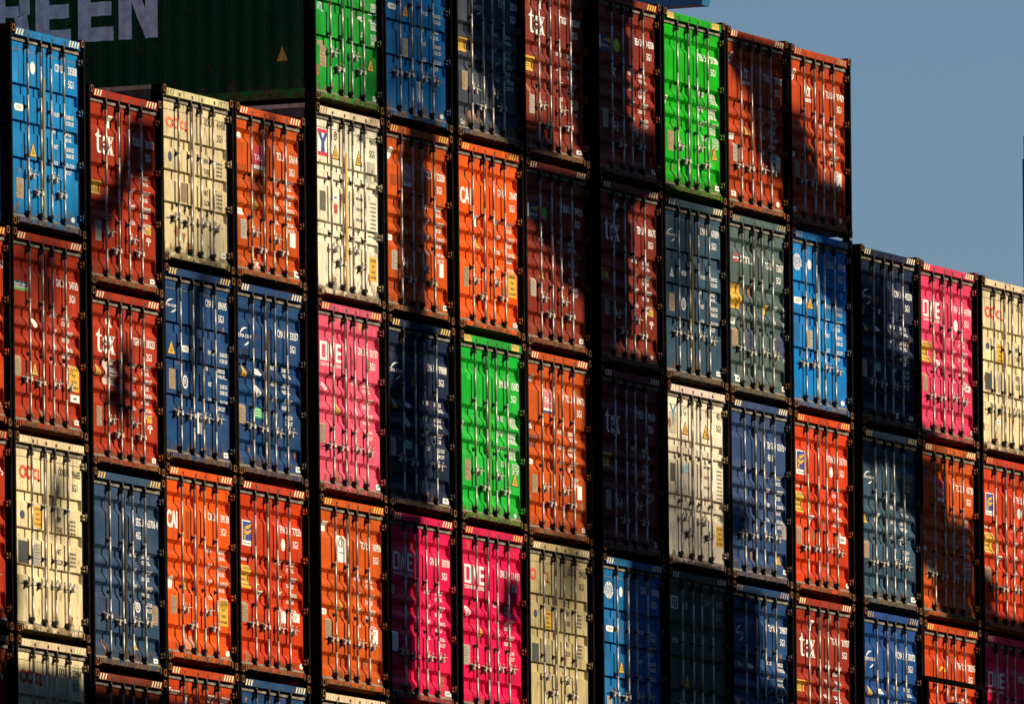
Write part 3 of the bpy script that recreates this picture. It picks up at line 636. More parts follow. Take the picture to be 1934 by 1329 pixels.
CONTAINERS = [
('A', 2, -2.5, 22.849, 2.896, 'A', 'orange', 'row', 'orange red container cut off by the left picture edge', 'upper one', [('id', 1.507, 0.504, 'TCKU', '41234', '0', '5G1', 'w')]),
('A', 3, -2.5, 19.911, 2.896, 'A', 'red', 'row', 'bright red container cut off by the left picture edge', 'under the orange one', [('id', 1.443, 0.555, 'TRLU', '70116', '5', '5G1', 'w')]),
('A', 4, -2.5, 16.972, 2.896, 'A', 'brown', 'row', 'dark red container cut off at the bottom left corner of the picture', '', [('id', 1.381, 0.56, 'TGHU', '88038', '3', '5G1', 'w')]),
('B', 1, -0.0, 25.787, 2.896, 'B', 'blue3', 'stag', 'bright blue container with white oval and warning triangle, at the upper left', '', [('oval', 0.79, 0.47, 0.16, 0.183, 'w'), ('rr', 0.262, 1.121, 0.291, 0.103, 'w'), ('id', 1.582, 0.419, 'CSNU', '33508', '5', '5G1', 'w'), ('tri', 0.747, 1.634, 0.232, 0.215), ('lab', 0.31, 2.193, 0.231, 0.294, 'tan'), ('circ', 2.083, 2.596, 0.126, 0.08, 'w'), ('wt', 1.524, 1.107, 'w')]),
('B', 2, -0.0, 22.849, 2.896, 'A', 'red', 'row', 'red container with small blue and green door sticker', 'below the bright blue one', [('seac', 0.19, 0.739, 0.444, 0.143), ('id', 1.562, 0.6, 'GAOU', '54765', '5', '5G1', 'w'), ('wt', 1.426, 1.084, 'w'), ('circ', 0.8, 1.238, 0.16, 0.143, 'w'), ('lab', 0.184, 1.825, 0.231, 0.301, 'tan'), ('tri', 0.751, 1.869, 0.214, 0.199), ('caut', 1.965, 1.822, 0.324, 0.375), ('lab', 2.01, 2.241, 0.288, 0.112, 'w'), ('lab', 2.128, 2.605, 0.144, 0.072, 'w')]),
('B', 3, -0.0, 19.911, 2.896, 'B', 'cream', 'row', 'cream container with red round-lettered logo and dark square plate', 'third from top at the left', [('oocl', 0.275, 0.455, 0.729, 0.262), ('id', 1.574, 0.409, 'OOCU', '96685', '7', '5G1', 'k'), ('circ', 0.314, 1.117, 0.16, 0.127, 'navy'), ('caut', 0.759, 1.025, 0.278, 0.302), ('lab', 0.252, 1.557, 0.319, 0.325, 'dark'), ('lab', 0.73, 1.566, 0.285, 0.318, 'grey'), ('wt2', 1.506, 1.122, 'k')]),
('B', 4, -0.0, 16.972, 2.896, 'B', 'cream', 'row', 'half-shaded cream container with red round-lettered logo', 'at the bottom left', [('oocl', 0.23, 0.468, 0.764, 0.262), ('id', 1.53, 0.373, 'OOLU', '23904', '0', '5G1', 'k')]),
('C', 1, 2.543, 25.176, 2.896, 'A', 'red', 'stag', 'red container with big white serif letters', 'left of the short cream one', [('tex', 0.344, 0.592, 0.617, 0.377), ('lab', 0.783, 0.378, 0.145, 0.177, 'w'), ('id', 1.577, 0.616, 'TGBU', '54393', '0', '5G1', 'w'), ('wt', 1.512, 1.114, 'w'), ('capw', 0.219, 1.365, 0.38, 0.192), ('lab', 0.333, 1.946, 0.199, 0.297, 'grey'), ('lab', 1.988, 1.895, 0.176, 0.105, 'y'), ('tee', 2.021, 2.045, 0.147, 0.129), ('lab', 2.137, 2.637, 0.147, 0.073, 'w'), ('lab', 1.154, 2.539, 0.146, 0.064, 'w')]),
('C', 2, 2.543, 22.543, 2.591, 'A', 'red', 'stag', 'shorter red container with white serif letters and pale sticker', 'between two containers', [('tex', 0.299, 0.572, 0.635, 0.369), ('lab', 0.737, 0.395, 0.145, 0.136, 'w'), ('id', 1.532, 0.61, 'TGHU', '38223', '2', '2G1', 'w'), ('tri', 0.27, 1.078, 0.235, 0.184), ('lab', 0.616, 0.991, 0.4, 0.385, 'palepink'), ('lab', 0.759, 1.074, 0.218, 0.144, 'paleblue'), ('wt', 1.488, 0.967, 'w'), ('lab', 0.311, 1.714, 0.181, 0.296, 'tan'), ('lab', 1.983, 1.728, 0.165, 0.097, 'y'), ('tee', 1.999, 1.856, 0.165, 0.137), ('lab', 2.135, 2.328, 0.129, 0.073, 'w')]),
('C', 3, 2.543, 19.604, 2.896, 'A', 'slate', 'row', 'slate blue container with rusty sill and no logo', 'under the shorter red one', [('id', 1.566, 0.619, 'SEGU', '63706', '4', '45G1', 'w'), ('wt', 1.446, 1.111, 'w'), ('ring', 1.54, 1.854, 0.165, 0.153, 'w'), ('lab', 2.088, 1.868, 0.202, 0.282, 'tan'), ('tri', 1.492, 2.379, 0.219, 0.177), ('lab', 2.126, 2.638, 0.147, 0.073, 'w')]),
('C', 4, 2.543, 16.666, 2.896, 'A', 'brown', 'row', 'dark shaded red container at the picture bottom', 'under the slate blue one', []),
('D', 1, 4.972, 25.749, 2.591, 'B', 'cream', 'row', 'short cream container with faded red logo', 'just below the green long side', [('oocl', 0.257, 0.438, 0.777, 0.218, 1), ('id', 1.572, 0.349, 'OOLU', '41458', '3', '2G1', 'k'), ('circ', 0.356, 0.954, 0.129, 0.154, 'navy'), ('lab', 0.79, 1.378, 0.185, 0.284, 'brownp'), ('wt2', 1.559, 0.944, 'k'), ('lab', 2.125, 2.292, 0.187, 0.081, 'w')]),
('D', 2, 4.972, 22.81, 2.896, 'B', 'cma', 'row', 'blue panelled container with white arc logo and hanging white rag', 'below the short cream one', [('cma', 0.18, 0.494, 0.424, 0.202), ('id', 1.551, 0.389, 'CMAU', '89695', '0', '5G1', 'w'), ('tri', 0.259, 1.1, 0.266, 0.21), ('rr', 0.738, 1.145, 0.241, 0.097, 'w'), ('lab', 0.305, 1.524, 0.214, 0.299, 'tan'), ('ring', 0.765, 1.58, 0.178, 0.203, 'w'), ('wt', 1.609, 1.122, 'w'), ('lab', 1.216, 2.098, 0.167, 0.308, 'w'), ('lab', 2.135, 2.612, 0.15, 0.081, 'w')]),
('D', 3, 4.972, 19.872, 2.896, 'A', 'orange2', 'stag', 'bright orange container with white block letters and salmon repair patch', 'second row from the bottom', [('cai', 0.186, 0.672, 0.424, 0.259), ('id', 1.575, 0.606, 'CAIU', '89138', '2', '5G1', 'w'), ('oval', 0.239, 1.631, 0.229, 0.194, 'w'), ('tri', 0.737, 1.632, 0.222, 0.17), ('lab', 0.307, 1.924, 0.192, 0.275, 'tan'), ('caut', 1.949, 1.871, 0.292, 0.383), ('wt', 1.564, 1.11, 'w'), ('circ', 2.146, 2.612, 0.142, 0.09, 'w'), ('lab', 0.774, 2.471, 0.352, 0.211, 'salmon')]),
('D', 4, 4.972, 16.934, 2.896, 'A', 'orange', 'row', 'orange red container with small white name at the bottom edge', 'under the bright orange one', [('txt', 0.185, 0.351, 0.406, 0.089, 'Touax', 'w'), ('id', 1.534, 0.368, 'TGCU', '05041', '5', '5G1', 'w'), ('oval', 0.792, 0.421, 0.13, 0.146, 'w')]),
('E', 1, 7.445, 25.745, 2.591, 'A', 'borange', 'stag', 'short orange container with crimson square logo and white scribble', 'below the dark green side', [('circ', 0.311, 0.405, 0.15, 0.098, 'w'), ('tal', 0.796, 0.568, 0.302, 0.36), ('id', 1.57, 0.595, 'TCLU', '53614', '0', '2G1', 'w'), ('tri', 0.779, 1.354, 0.17, 0.164), ('rr', 0.23, 1.54, 0.263, 0.098, 'w'), ('lab', 0.32, 1.702, 0.207, 0.294, 'grey'), ('wt', 1.505, 0.962, 'w'), ('lab', 2.019, 1.747, 0.191, 0.222, 'w'), ('scr', 0.759, 2.246, 0.302, 0.164), ('lab', 2.159, 2.308, 0.191, 0.099, 'w')]),
('E', 2, 7.445, 22.806, 2.896, 'A', 'cma', 'row', 'blue ribbed container with white arc logo and green sticker', 'below the short orange one', [('cma', 0.21, 0.678, 0.433, 0.269), ('id', 1.549, 0.611, 'CMAU', '33357', '1', '5G1', 'w'), ('tri', 0.292, 1.216, 0.226, 0.196), ('rr', 0.742, 1.257, 0.264, 0.098, 'w'), ('ring', 0.793, 1.498, 0.189, 0.18, 'w'), ('wt', 1.386, 1.142, 'w'), ('lab', 0.211, 1.827, 0.226, 0.294, 'tan'), ('grn', 0.729, 1.838, 0.321, 0.155), ('lab', 2.151, 2.609, 0.153, 0.082, 'w')]),
('E', 3, 7.445, 19.868, 2.896, 'A', 'orange3', 'row', 'orange red container with blue and yellow logo and white graffiti', 'below a blue one', [('flo', 0.26, 0.613, 0.339, 0.376), ('txt', 0.21, 1.155, 0.414, 0.049, 'an Aurora co.', 'w'), ('id', 1.561, 0.597, 'FFAU', '77525', '2', '5G1', 'w'), ('oval', 1.595, 0.791, 0.152, 0.181, 'w'), ('caut', 0.226, 1.279, 0.357, 0.343), ('tri', 0.75, 1.385, 0.189, 0.164), ('inv', 0.764, 1.629, 0.189, 0.164), ('lab', 0.233, 1.825, 0.207, 0.31, 'tan'), ('wt', 1.455, 1.097, 'w'), ('lab', 1.571, 1.877, 0.182, 0.172, 'w'), ('lab', 1.988, 1.878, 0.229, 0.131, 'w'), ('txt', 1.191, 1.947, 0.284, 0.328, 'API', 'w'), ('circ', 2.2, 2.618, 0.115, 0.082, 'w')]),
('E', 4, 7.445, 16.93, 2.896, 'A', 'cma', 'row', 'plain blue container peeking in at the bottom edge', 'under the graffiti one', []),
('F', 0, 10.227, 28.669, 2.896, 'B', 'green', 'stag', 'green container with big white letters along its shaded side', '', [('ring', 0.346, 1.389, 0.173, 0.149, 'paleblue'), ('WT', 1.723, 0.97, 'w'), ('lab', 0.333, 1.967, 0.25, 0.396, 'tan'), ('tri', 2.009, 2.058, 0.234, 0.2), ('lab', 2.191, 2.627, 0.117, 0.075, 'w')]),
('F', 1, 10.227, 25.731, 2.896, 'C', 'cream2', 'stag', 'cream container with red and blue square logo', 'right below the dark green one', [('ym', 0.246, 0.373, 0.346, 0.396), ('ring', 0.803, 0.356, 0.123, 0.141, 'k'), ('tri', 0.741, 0.562, 0.239, 0.215), ('tri', 1.57, 0.567, 0.233, 0.224), ('id', 1.614, 0.321, 'YMMU', '46016', '6', '5G1', 'k'), ('lab', 0.302, 1.299, 0.2, 0.297, 'dark2'), ('lab', 0.724, 1.306, 0.251, 0.108, 'w'), ('lab', 0.798, 1.456, 0.116, 0.141, 'redp'), ('wt2', 1.574, 1.246, 'k'), ('caut', 2.039, 2.136, 0.242, 0.357)]),
('F', 2, 10.227, 22.793, 2.896, 'A', 'pink', 'row', 'light pink container with white square lettering', 'below the cream one', [('one', 0.252, 0.624, 0.77, 0.281), ('txt', 0.264, 0.936, 0.751, 0.05, 'OCEAN NETWORK EXPRESS', 'w'), ('id', 1.562, 0.603, 'ONEU', '05157', '6', '5G1', 'w'), ('ring', 0.354, 1.233, 0.135, 0.124, 'w'), ('lab', 0.877, 0.162, 0.193, 0.116, 'salmon'), ('lab', 1.609, 0.218, 0.214, 0.133, 'salmon'), ('tri', 0.771, 1.493, 0.193, 0.182), ('wt', 1.415, 1.105, 'w'), ('lab', 0.225, 1.854, 0.192, 0.297, 'tan'), ('lab', 2.177, 2.623, 0.175, 0.083, 'w')]),
('F', 3, 10.227, 19.854, 2.896, 'A', 'borange', 'row', 'brownish orange container with tall white sticker', 'below the light pink one', [('lab', 0.269, 0.388, 0.184, 0.149, 'w'), ('tril', 0.784, 0.561, 0.289, 0.405), ('id', 1.594, 0.595, 'TCNU', '60956', '4', '5G1', 'w'), ('tri', 0.801, 1.512, 0.174, 0.174), ('rr', 0.24, 1.695, 0.25, 0.091, 'w'), ('lab', 0.333, 1.845, 0.211, 0.297, 'tan'), ('wt', 1.447, 1.114, 'w'), ('lab', 2.011, 1.891, 0.175, 0.216, 'w'), ('oval', 2.169, 2.634, 0.058, 0.05, 'w')]),
('F', 4, 10.227, 16.916, 2.896, 'B', 'cream', 'row', 'cream container top showing at the bottom edge', 'under the brownish orange one', []),
('G', 0, 12.713, 28.656, 2.896, 'B', 'blue', 'row', 'deep blue container with yellow triangle cut by the top edge', 'right of the green one', [('rr', 0.283, 1.122, 0.294, 0.092, 'w'), ('tri', 0.793, 1.082, 0.244, 0.192), ('lab', 0.8, 1.606, 0.197, 0.292, 'grey'), ('wt', 1.499, 1.103, 'w'), ('circ', 2.117, 2.626, 0.139, 0.076, 'w'), ('lab', 1.297, 2.211, 0.158, 0.318, 'paleblue')]),
('G', 1, 12.713, 25.717, 2.896, 'A', 'borange', 'stag', 'orange container split by a shadow with pale pink sticker', 'under the deep blue one', [('oval', 0.254, 0.367, 0.196, 0.183, 'w'), ('tal', 0.797, 0.561, 0.283, 0.368, 1), ('id', 1.543, 0.61, 'TCLU', '52208', '3', '5G1', 'w'), ('tri', 0.796, 1.503, 0.165, 0.167), ('rr', 0.224, 1.692, 0.255, 0.092, 'w'), ('lab', 0.336, 1.931, 0.216, 0.292, 'grey'), ('wt', 1.552, 1.102, 'w'), ('lab', 2.046, 1.982, 0.159, 0.21, 'w'), ('lab', 2.17, 2.608, 0.139, 0.076, 'w')]),
('G', 2, 12.713, 22.779, 2.896, 'A', 'navy', 'row', 'dark navy container with white arc logo', 'left of the bright green one', [('cma', 0.201, 0.695, 0.451, 0.258), ('id', 1.536, 0.615, 'CMAU', '99888', '3', '5G1', 'w'), ('tri', 0.287, 1.219, 0.215, 0.183), ('rr', 0.775, 1.268, 0.197, 0.075, 'w'), ('wt', 1.485, 1.155, 'w'), ('lab', 0.234, 1.841, 0.188, 0.275, 'grey'), ('grn', 0.762, 1.837, 0.236, 0.142), ('lab', 2.084, 2.619, 0.218, 0.084, 'w'), ('ring', 0.77, 1.493, 0.177, 0.15, 'w')]),
('G', 3, 12.713, 19.841, 2.896, 'A', 'magenta', 'row', 'half-shaded magenta container with white square lettering', 'below the dark navy one', [('one', 0.273, 0.629, 0.726, 0.275), ('txt', 0.286, 0.93, 0.706, 0.05, 'OCEAN NETWORK EXPRESS', 'w'), ('id', 1.588, 0.624, 'ONEU', '50700', '5', '5G1', 'w'), ('ring', 0.282, 1.122, 0.157, 0.142, 'w'), ('tri', 0.764, 1.418, 0.197, 0.134), ('lab', 0.227, 1.841, 0.215, 0.3, 'w'), ('wt', 1.46, 1.097, 'w'), ('lab', 2.097, 2.63, 0.238, 0.075, 'w')]),
('G', 4, 12.713, 16.902, 2.896, 'A', 'orange', 'row', 'orange container under the half-shaded magenta one', '', []),
('H', 0, 15.291, 28.651, 2.896, 'A', 'navyg', 'stag', 'worn navy container with orange caution sticker', 'cut by the top edge', [('txt', 0.773, 0.809, 0.341, 0.076, 'MAXICON', 'w'), ('arc2', 0.775, 0.708, 0.341, 0.253), ('id', 1.679, 0.641, 'TCNU', '20518', '2', '5G1', 'w'), ('capw', 0.242, 1.364, 0.36, 0.202), ('lab', 0.35, 1.864, 0.22, 0.295, 'tan'), ('wt', 1.567, 1.126, 'w'), ('lab', 2.036, 1.784, 0.142, 0.093, 'grey'), ('scr', 0.274, 2.611, 0.2, 0.093)]),
('H', 1, 15.291, 25.713, 2.896, 'A', 'orange2', 'stag', 'bright orange container with white block letters and lit evenly', 'above the green one', [('cai', 0.25, 0.71, 0.44, 0.252), ('id', 1.613, 0.623, 'CAIU', '29647', '2', '5G1', 'w'), ('lab', 0.8, 1.1, 0.14, 0.169, 'w'), ('tri', 0.793, 1.421, 0.241, 0.194), ('lab', 0.362, 1.934, 0.22, 0.295, 'tan'), ('wt', 1.562, 1.084, 'w'), ('caut', 1.987, 1.887, 0.304, 0.364), ('lab', 2.152, 2.634, 0.154, 0.068, 'w')]),
('H', 2, 15.291, 22.774, 2.896, 'A', 'green2', 'stag', 'bright green ribbed container in the middle', 'above the sunlit magenta one', [('id', 1.586, 0.626, 'EMCU', '15082', '6', '5G1', 'w'), ('ring', 0.189, 1.364, 0.16, 0.185, 'w'), ('WT', 1.615, 1.147, 'w'), ('lab', 0.316, 1.942, 0.208, 0.32, 'tan'), ('tri', 2.019, 2.0, 0.251, 0.22), ('circ', 2.085, 2.637, 0.121, 0.076, 'paleblue')]),
('H', 3, 15.291, 19.836, 2.896, 'A', 'magenta', 'row', 'sunlit magenta container with white square lettering', 'below the bright green one', [('one', 0.279, 0.614, 0.74, 0.286), ('txt', 0.272, 0.926, 0.74, 0.059, 'OCEAN NETWORK EXPRESS', 'w'), ('id', 1.56, 0.614, 'ONEU', '11481', '0', '5G1', 'w'), ('ring', 0.305, 1.251, 0.18, 0.16, 'w'), ('tri', 0.778, 1.517, 0.168, 0.177), ('lab', 0.232, 1.852, 0.22, 0.303, 'grey'), ('wt', 1.408, 1.115, 'w')]),
('H', 4, 15.291, 16.898, 2.896, 'A', 'red', 'row', 'red container under the sunlit magenta one', '', []),
('I', 0, 17.762, 28.618, 2.896, 'A', 'brownred', 'stag', 'brown red container with white serif letters', 'cut by the top edge', [('tex', 0.34, 0.591, 0.591, 0.399), ('lab', 0.791, 0.431, 0.122, 0.128, 'w'), ('id', 1.521, 0.605, 'TXGU', '86241', '5', '5G1', 'w'), ('capw', 0.201, 1.344, 0.387, 0.221), ('lab', 0.35, 1.93, 0.195, 0.297, 'grey'), ('lab', 2.025, 1.889, 0.144, 0.111, 'y'), ('tee', 2.042, 2.066, 0.103, 0.077), ('wt', 1.448, 1.141, 'w'), ('lab', 2.09, 2.626, 0.206, 0.068, 'w')]),
('I', 1, 17.762, 25.679, 2.896, 'A', 'brownred2', 'stag', 'dark red container with lighthouse sticker and green disc', 'left of a black gap', [('bea', 0.231, 0.684, 0.387, 0.246), ('circ', 0.758, 0.699, 0.196, 0.196, 'lime'), ('id', 1.557, 0.594, 'BEAU', '94331', '4', '5G1', 'w'), ('inv', 0.747, 1.184, 0.184, 0.119), ('tri', 0.737, 1.644, 0.204, 0.162), ('lab', 0.326, 1.836, 0.203, 0.28, 'grey'), ('wt', 1.422, 1.118, 'w'), ('lab', 2.126, 2.621, 0.144, 0.077, 'w')]),
('I', 2, 17.762, 22.741, 2.896, 'A', 'borange', 'stag', 'orange container with pale pink and white sticker', 'below the lighthouse-sticker one', [('ring', 0.312, 0.392, 0.142, 0.11, 'paleblue'), ('lab', 0.198, 1.31, 0.325, 0.204, 'redb'), ('tal', 0.776, 0.563, 0.306, 0.383, 2), ('id', 1.571, 0.602, 'TCLU', '69472', '1', '5G1', 'w'), ('tri', 0.276, 1.099, 0.183, 0.127, 1), ('rr', 0.222, 1.69, 0.244, 0.085, 'w'), ('lab', 0.318, 1.936, 0.203, 0.28, 'tan'), ('wt', 1.375, 1.14, 'w'), ('lab', 2.012, 1.981, 0.165, 0.214, 'w'), ('lab', 2.162, 2.626, 0.124, 0.068, 'w')]),
('I', 3, 17.762, 19.803, 2.896, 'B', 'cream3', 'stag', 'beige container with orange-red O and L letters and black plate', 'bottom centre', [('oocl', 0.204, 0.442, 0.733, 0.255, 2), ('id', 1.592, 0.358, 'OOCU', '09420', '8', '5G1', 'k'), ('circ', 0.331, 1.085, 0.13, 0.127, 'navy'), ('caut', 0.718, 1.081, 0.253, 0.289), ('lab', 0.258, 1.608, 0.252, 0.28, 'dark'), ('lab', 0.746, 1.605, 0.184, 0.281, 'greyd'), ('wt2', 1.495, 1.03, 'k')]),
('I', 4, 17.762, 16.864, 2.896, 'A', 'navy', 'row', 'navy container under the beige one', '', []),
('J', 0, 20.509, 28.594, 2.896, 'A', 'brownred2', 'stag', 'dark red container with yellow-green disc', 'left of the vivid green one', [('bea', 0.233, 0.694, 0.415, 0.24), ('circ', 0.771, 0.704, 0.242, 0.206, 'lime2'), ('id', 1.586, 0.606, 'BEAU', '14206', '1', '5G1', 'w'), ('inv', 0.803, 1.146, 0.167, 0.172), ('tri', 0.769, 1.699, 0.188, 0.12), ('lab', 0.351, 1.837, 0.208, 0.292, 'grey'), ('wt', 1.407, 1.124, 'w'), ('lab', 2.18, 2.612, 0.147, 0.078, 'w')]),
('J', 1, 20.509, 25.656, 2.896, 'A', 'brownred', 'stag', 'shaded maroon container with thin white serif letters', 'below the yellow-green disc one', [('tex', 0.354, 0.587, 0.582, 0.369), ('lab', 0.795, 0.346, 0.104, 0.172, 'w'), ('id', 1.58, 0.629, 'TEMU', '80675', '5', '5G1', 'w'), ('capw', 0.211, 1.389, 0.395, 0.146), ('lab', 0.345, 1.875, 0.208, 0.258, 'greyd'), ('lab', 2.032, 1.896, 0.16, 0.107, 'y'), ('tee', 2.049, 2.076, 0.147, 0.13), ('wt', 1.485, 1.12, 'w'), ('circ', 2.079, 2.607, 0.105, 0.069, 'w')]),
('J', 2, 20.509, 22.717, 2.896, 'A', 'maroon', 'stag', 'near-black maroon container with white serif letters', 'above a blue globe-logo one', [('tex', 0.327, 0.634, 0.561, 0.395), ('id', 1.534, 0.588, 'TXGU', '47167', '3', '5G1', 'w'), ('capw', 0.207, 1.339, 0.374, 0.206), ('lab', 0.339, 1.919, 0.199, 0.3, 'grey'), ('lab', 2.02, 1.856, 0.151, 0.104, 'tan'), ('wt', 1.417, 1.132, 'w'), ('ring', 2.158, 2.595, 0.126, 0.104, 'w')]),
('J', 3, 20.509, 19.779, 2.896, 'B', 'blue', 'row', 'mostly shaded blue container with white globe logo', 'near the bottom', [('cosco', 0.202, 0.416, 0.415, 0.266), ('oval', 0.803, 0.464, 0.125, 0.163, 'w'), ('id', 1.596, 0.402, 'CSNU', '10966', '6', '5G1', 'w'), ('rr', 0.29, 1.103, 0.291, 0.094, 'w'), ('tri', 0.755, 1.617, 0.217, 0.198), ('wt', 1.497, 1.072, 'w'), ('lab', 0.306, 2.206, 0.187, 0.257, 'grey')]),
('J', 4, 20.509, 16.841, 2.896, 'A', 'red', 'row', 'red container under the mostly shaded blue one', '', []),
('K', 0, 23.013, 28.576, 2.896, 'A', 'green3', 'stag', 'vivid green ribbed container near the top right', 'against the sky', [('id', 1.57, 0.567, 'EISU', '27388', '7', '5G1', 'w'), ('ring', 0.197, 1.356, 0.169, 0.173, 'w'), ('WT', 1.621, 1.135, 'w'), ('lab', 0.332, 1.903, 0.233, 0.312, 'tan'), ('tri', 2.018, 1.999, 0.214, 0.209), ('lab', 2.141, 2.604, 0.171, 0.078, 'w')]),
('K', 1, 23.013, 25.637, 2.896, 'B', 'slateb', 'row', 'blue grey panelled container with rust stains', 'below the vivid green one', [('cma', 0.233, 0.506, 0.402, 0.199), ('id', 1.548, 0.385, 'CMAU', '67059', '2', '5G1', 'w'), ('tri', 0.346, 1.091, 0.19, 0.182, 1), ('rr', 0.809, 1.133, 0.204, 0.078, 'w'), ('lab', 0.335, 1.526, 0.212, 0.286, 'tan'), ('ring', 0.8, 1.56, 0.178, 0.2, 'w'), ('wt', 1.531, 1.116, 'w'), ('lab', 2.136, 2.608, 0.163, 0.078, 'w')]),
('K', 2, 23.013, 22.699, 2.896, 'C', 'cream2', 'stag', 'cream container with blue letter logo', 'under the rust-stained one', [('txt', 0.295, 0.346, 0.254, 0.32, 'Y', 'skyb'), ('txt', 0.802, 0.353, 0.119, 0.13, 'G', 'skyb'), ('tri', 0.775, 0.581, 0.233, 0.2), ('tri', 1.561, 0.557, 0.256, 0.226), ('id', 1.651, 0.33, 'YMLU', '40112', '5', '5G1', 'k'), ('lab', 0.294, 1.272, 0.19, 0.286, 'dark2'), ('lab', 0.759, 1.267, 0.255, 0.13, 'paleblue'), ('wt2', 1.589, 1.188, 'k'), ('caut', 2.057, 2.131, 0.257, 0.331)]),
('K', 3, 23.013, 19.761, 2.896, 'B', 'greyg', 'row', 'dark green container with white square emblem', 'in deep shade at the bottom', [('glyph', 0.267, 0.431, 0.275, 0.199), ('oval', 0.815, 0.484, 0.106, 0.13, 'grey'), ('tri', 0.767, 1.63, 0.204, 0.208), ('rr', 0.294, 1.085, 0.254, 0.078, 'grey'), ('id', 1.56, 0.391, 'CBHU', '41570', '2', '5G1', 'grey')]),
('K', 4, 23.013, 16.822, 2.896, 'A', 'orange', 'row', 'orange container under the dark green one', '', []),
('L', 0, 25.492, 28.556, 2.896, 'A', 'borange2', 'row', 'rusty orange container against the sky', 'right of the vivid green one', [('ring', 0.313, 0.363, 0.181, 0.175, 'w'), ('tril2', 0.803, 0.563, 0.259, 0.289), ('id', 1.623, 0.606, 'TRHU', '77980', '6', '5G1', 'w'), ('tri', 0.846, 1.467, 0.238, 0.184), ('rr', 0.283, 1.666, 0.258, 0.096, 'w'), ('lab', 0.386, 1.822, 0.237, 0.289, 'grey'), ('lab', 2.07, 1.876, 0.174, 0.22, 'w'), ('wt', 1.502, 1.118, 'w'), ('lab', 0.304, 2.589, 0.181, 0.079, 'w'), ('circ', 2.075, 2.595, 0.131, 0.088, 'w')]),
('L', 1, 25.492, 25.618, 2.896, 'A', 'teal', 'row', 'grey green container with big yellow caution sticker', 'below the rusty orange one', [('lab', 0.345, 0.641, 0.215, 0.028, 'redp'), ('lab', 0.344, 0.694, 0.215, 0.028, 'w'), ('lab', 0.343, 0.737, 0.215, 0.028, 'redp'), ('txt', 0.603, 0.66, 0.497, 0.105, 'XTL.', 'w'), ('id', 1.596, 0.669, 'TGBU', '72657', '1', '5G1', 'w'), ('caut', 0.248, 1.123, 0.431, 0.385), ('lab', 0.3, 1.659, 0.215, 0.105, 'w'), ('lab', 0.274, 1.827, 0.237, 0.288, 'tan'), ('lab', 1.579, 1.364, 0.13, 0.14, 'y'), ('wt', 1.862, 1.329, 'w'), ('lab', 0.386, 2.567, 0.215, 0.114, 'w'), ('lab', 2.223, 2.603, 0.166, 0.079, 'w'), ('lab', 0.878, 1.788, 0.26, 0.35, 'patchb'), ('lab', 2.046, 1.803, 0.371, 0.352, 'patchb')]),
('L', 2, 25.492, 22.679, 2.896, 'A', 'slate2', 'row', 'dusty blue ribbed container with no logo', 'right of the blue letter-logo cream one', [('id', 1.615, 0.597, 'SEGU', '65310', '4', '45G1', 'w'), ('wt', 1.56, 1.092, 'w'), ('lab', 2.172, 1.84, 0.196, 0.273, 'grey'), ('tri', 2.03, 2.351, 0.218, 0.176), ('lab', 2.198, 2.605, 0.175, 0.07, 'w')]),
('L', 3, 25.492, 19.741, 2.896, 'A', 'cma', 'row', 'shaded blue container with arc logo and tan header patch', 'at the bottom', [('cma', 0.293, 0.68, 0.323, 0.245), ('id', 1.611, 0.58, 'CMAU', '39607', '1', '5G1', 'w'), ('tri', 0.409, 1.22, 0.172, 0.105), ('rr', 0.817, 1.252, 0.195, 0.079, 'w'), ('lab', 0.287, 1.822, 0.194, 0.262, 'tan'), ('wt', 1.598, 1.142, 'w')]),
('L', 4, 25.492, 16.803, 2.896, 'A', 'red', 'row', 'red container under the shaded blue one', '', []),
('M', 0, 27.997, 28.546, 2.896, 'A', 'borange2', 'row', 'rusty orange container at the right end of the top row', '', [('ring', 0.255, 0.369, 0.184, 0.176, 'w'), ('tril2', 0.775, 0.569, 0.264, 0.292), ('id', 1.588, 0.597, 'TLLU', '97429', '5', '5G1', 'w'), ('tri', 0.797, 1.511, 0.176, 0.115), ('rr', 0.223, 1.694, 0.228, 0.079, 'w'), ('lab', 0.329, 1.841, 0.197, 0.265, 'tan'), ('wt', 1.421, 1.127, 'w'), ('lab', 2.007, 1.881, 0.193, 0.206, 'w'), ('lab', 0.246, 2.589, 0.131, 0.071, 'w'), ('circ', 2.09, 2.604, 0.111, 0.08, 'w')]),
('M', 1, 27.997, 25.608, 2.896, 'B', 'blue2', 'row', 'bright blue container with white globe logo and pale door strip', 'below the top row end', [('cosco', 0.185, 0.395, 0.395, 0.273), ('oval', 0.796, 0.451, 0.154, 0.159, 'w'), ('rr', 0.234, 1.096, 0.329, 0.106, 'w'), ('tri', 0.76, 1.046, 0.264, 0.194), ('lab', 0.77, 1.583, 0.211, 0.292, 'grey'), ('id', 1.589, 0.401, 'CSNU', '67945', '1', '5G1', 'w'), ('wt', 1.507, 1.09, 'w'), ('circ', 2.086, 2.609, 0.155, 0.08, 'w')]),
('M', 2, 27.997, 22.67, 2.896, 'A', 'orange3', 'row', 'orange container with blue and yellow logo', 'below the bright blue globe-logo one', [('flo', 0.263, 0.611, 0.36, 0.388), ('txt', 0.207, 1.153, 0.439, 0.044, 'an Aurora co.', 'w'), ('caut', 0.248, 1.272, 0.351, 0.335), ('tri', 0.793, 1.368, 0.198, 0.15), ('inv', 0.787, 1.624, 0.198, 0.168), ('lab', 0.256, 1.835, 0.21, 0.291, 'tan'), ('id', 1.556, 0.602, 'FFAU', '55701', '1', '5G1', 'w'), ('oval', 1.596, 0.784, 0.142, 0.168, 'w'), ('wt', 1.412, 1.083, 'w'), ('lab', 1.99, 1.869, 0.244, 0.115, 'w'), ('circ', 2.216, 2.613, 0.133, 0.08, 'w')]),
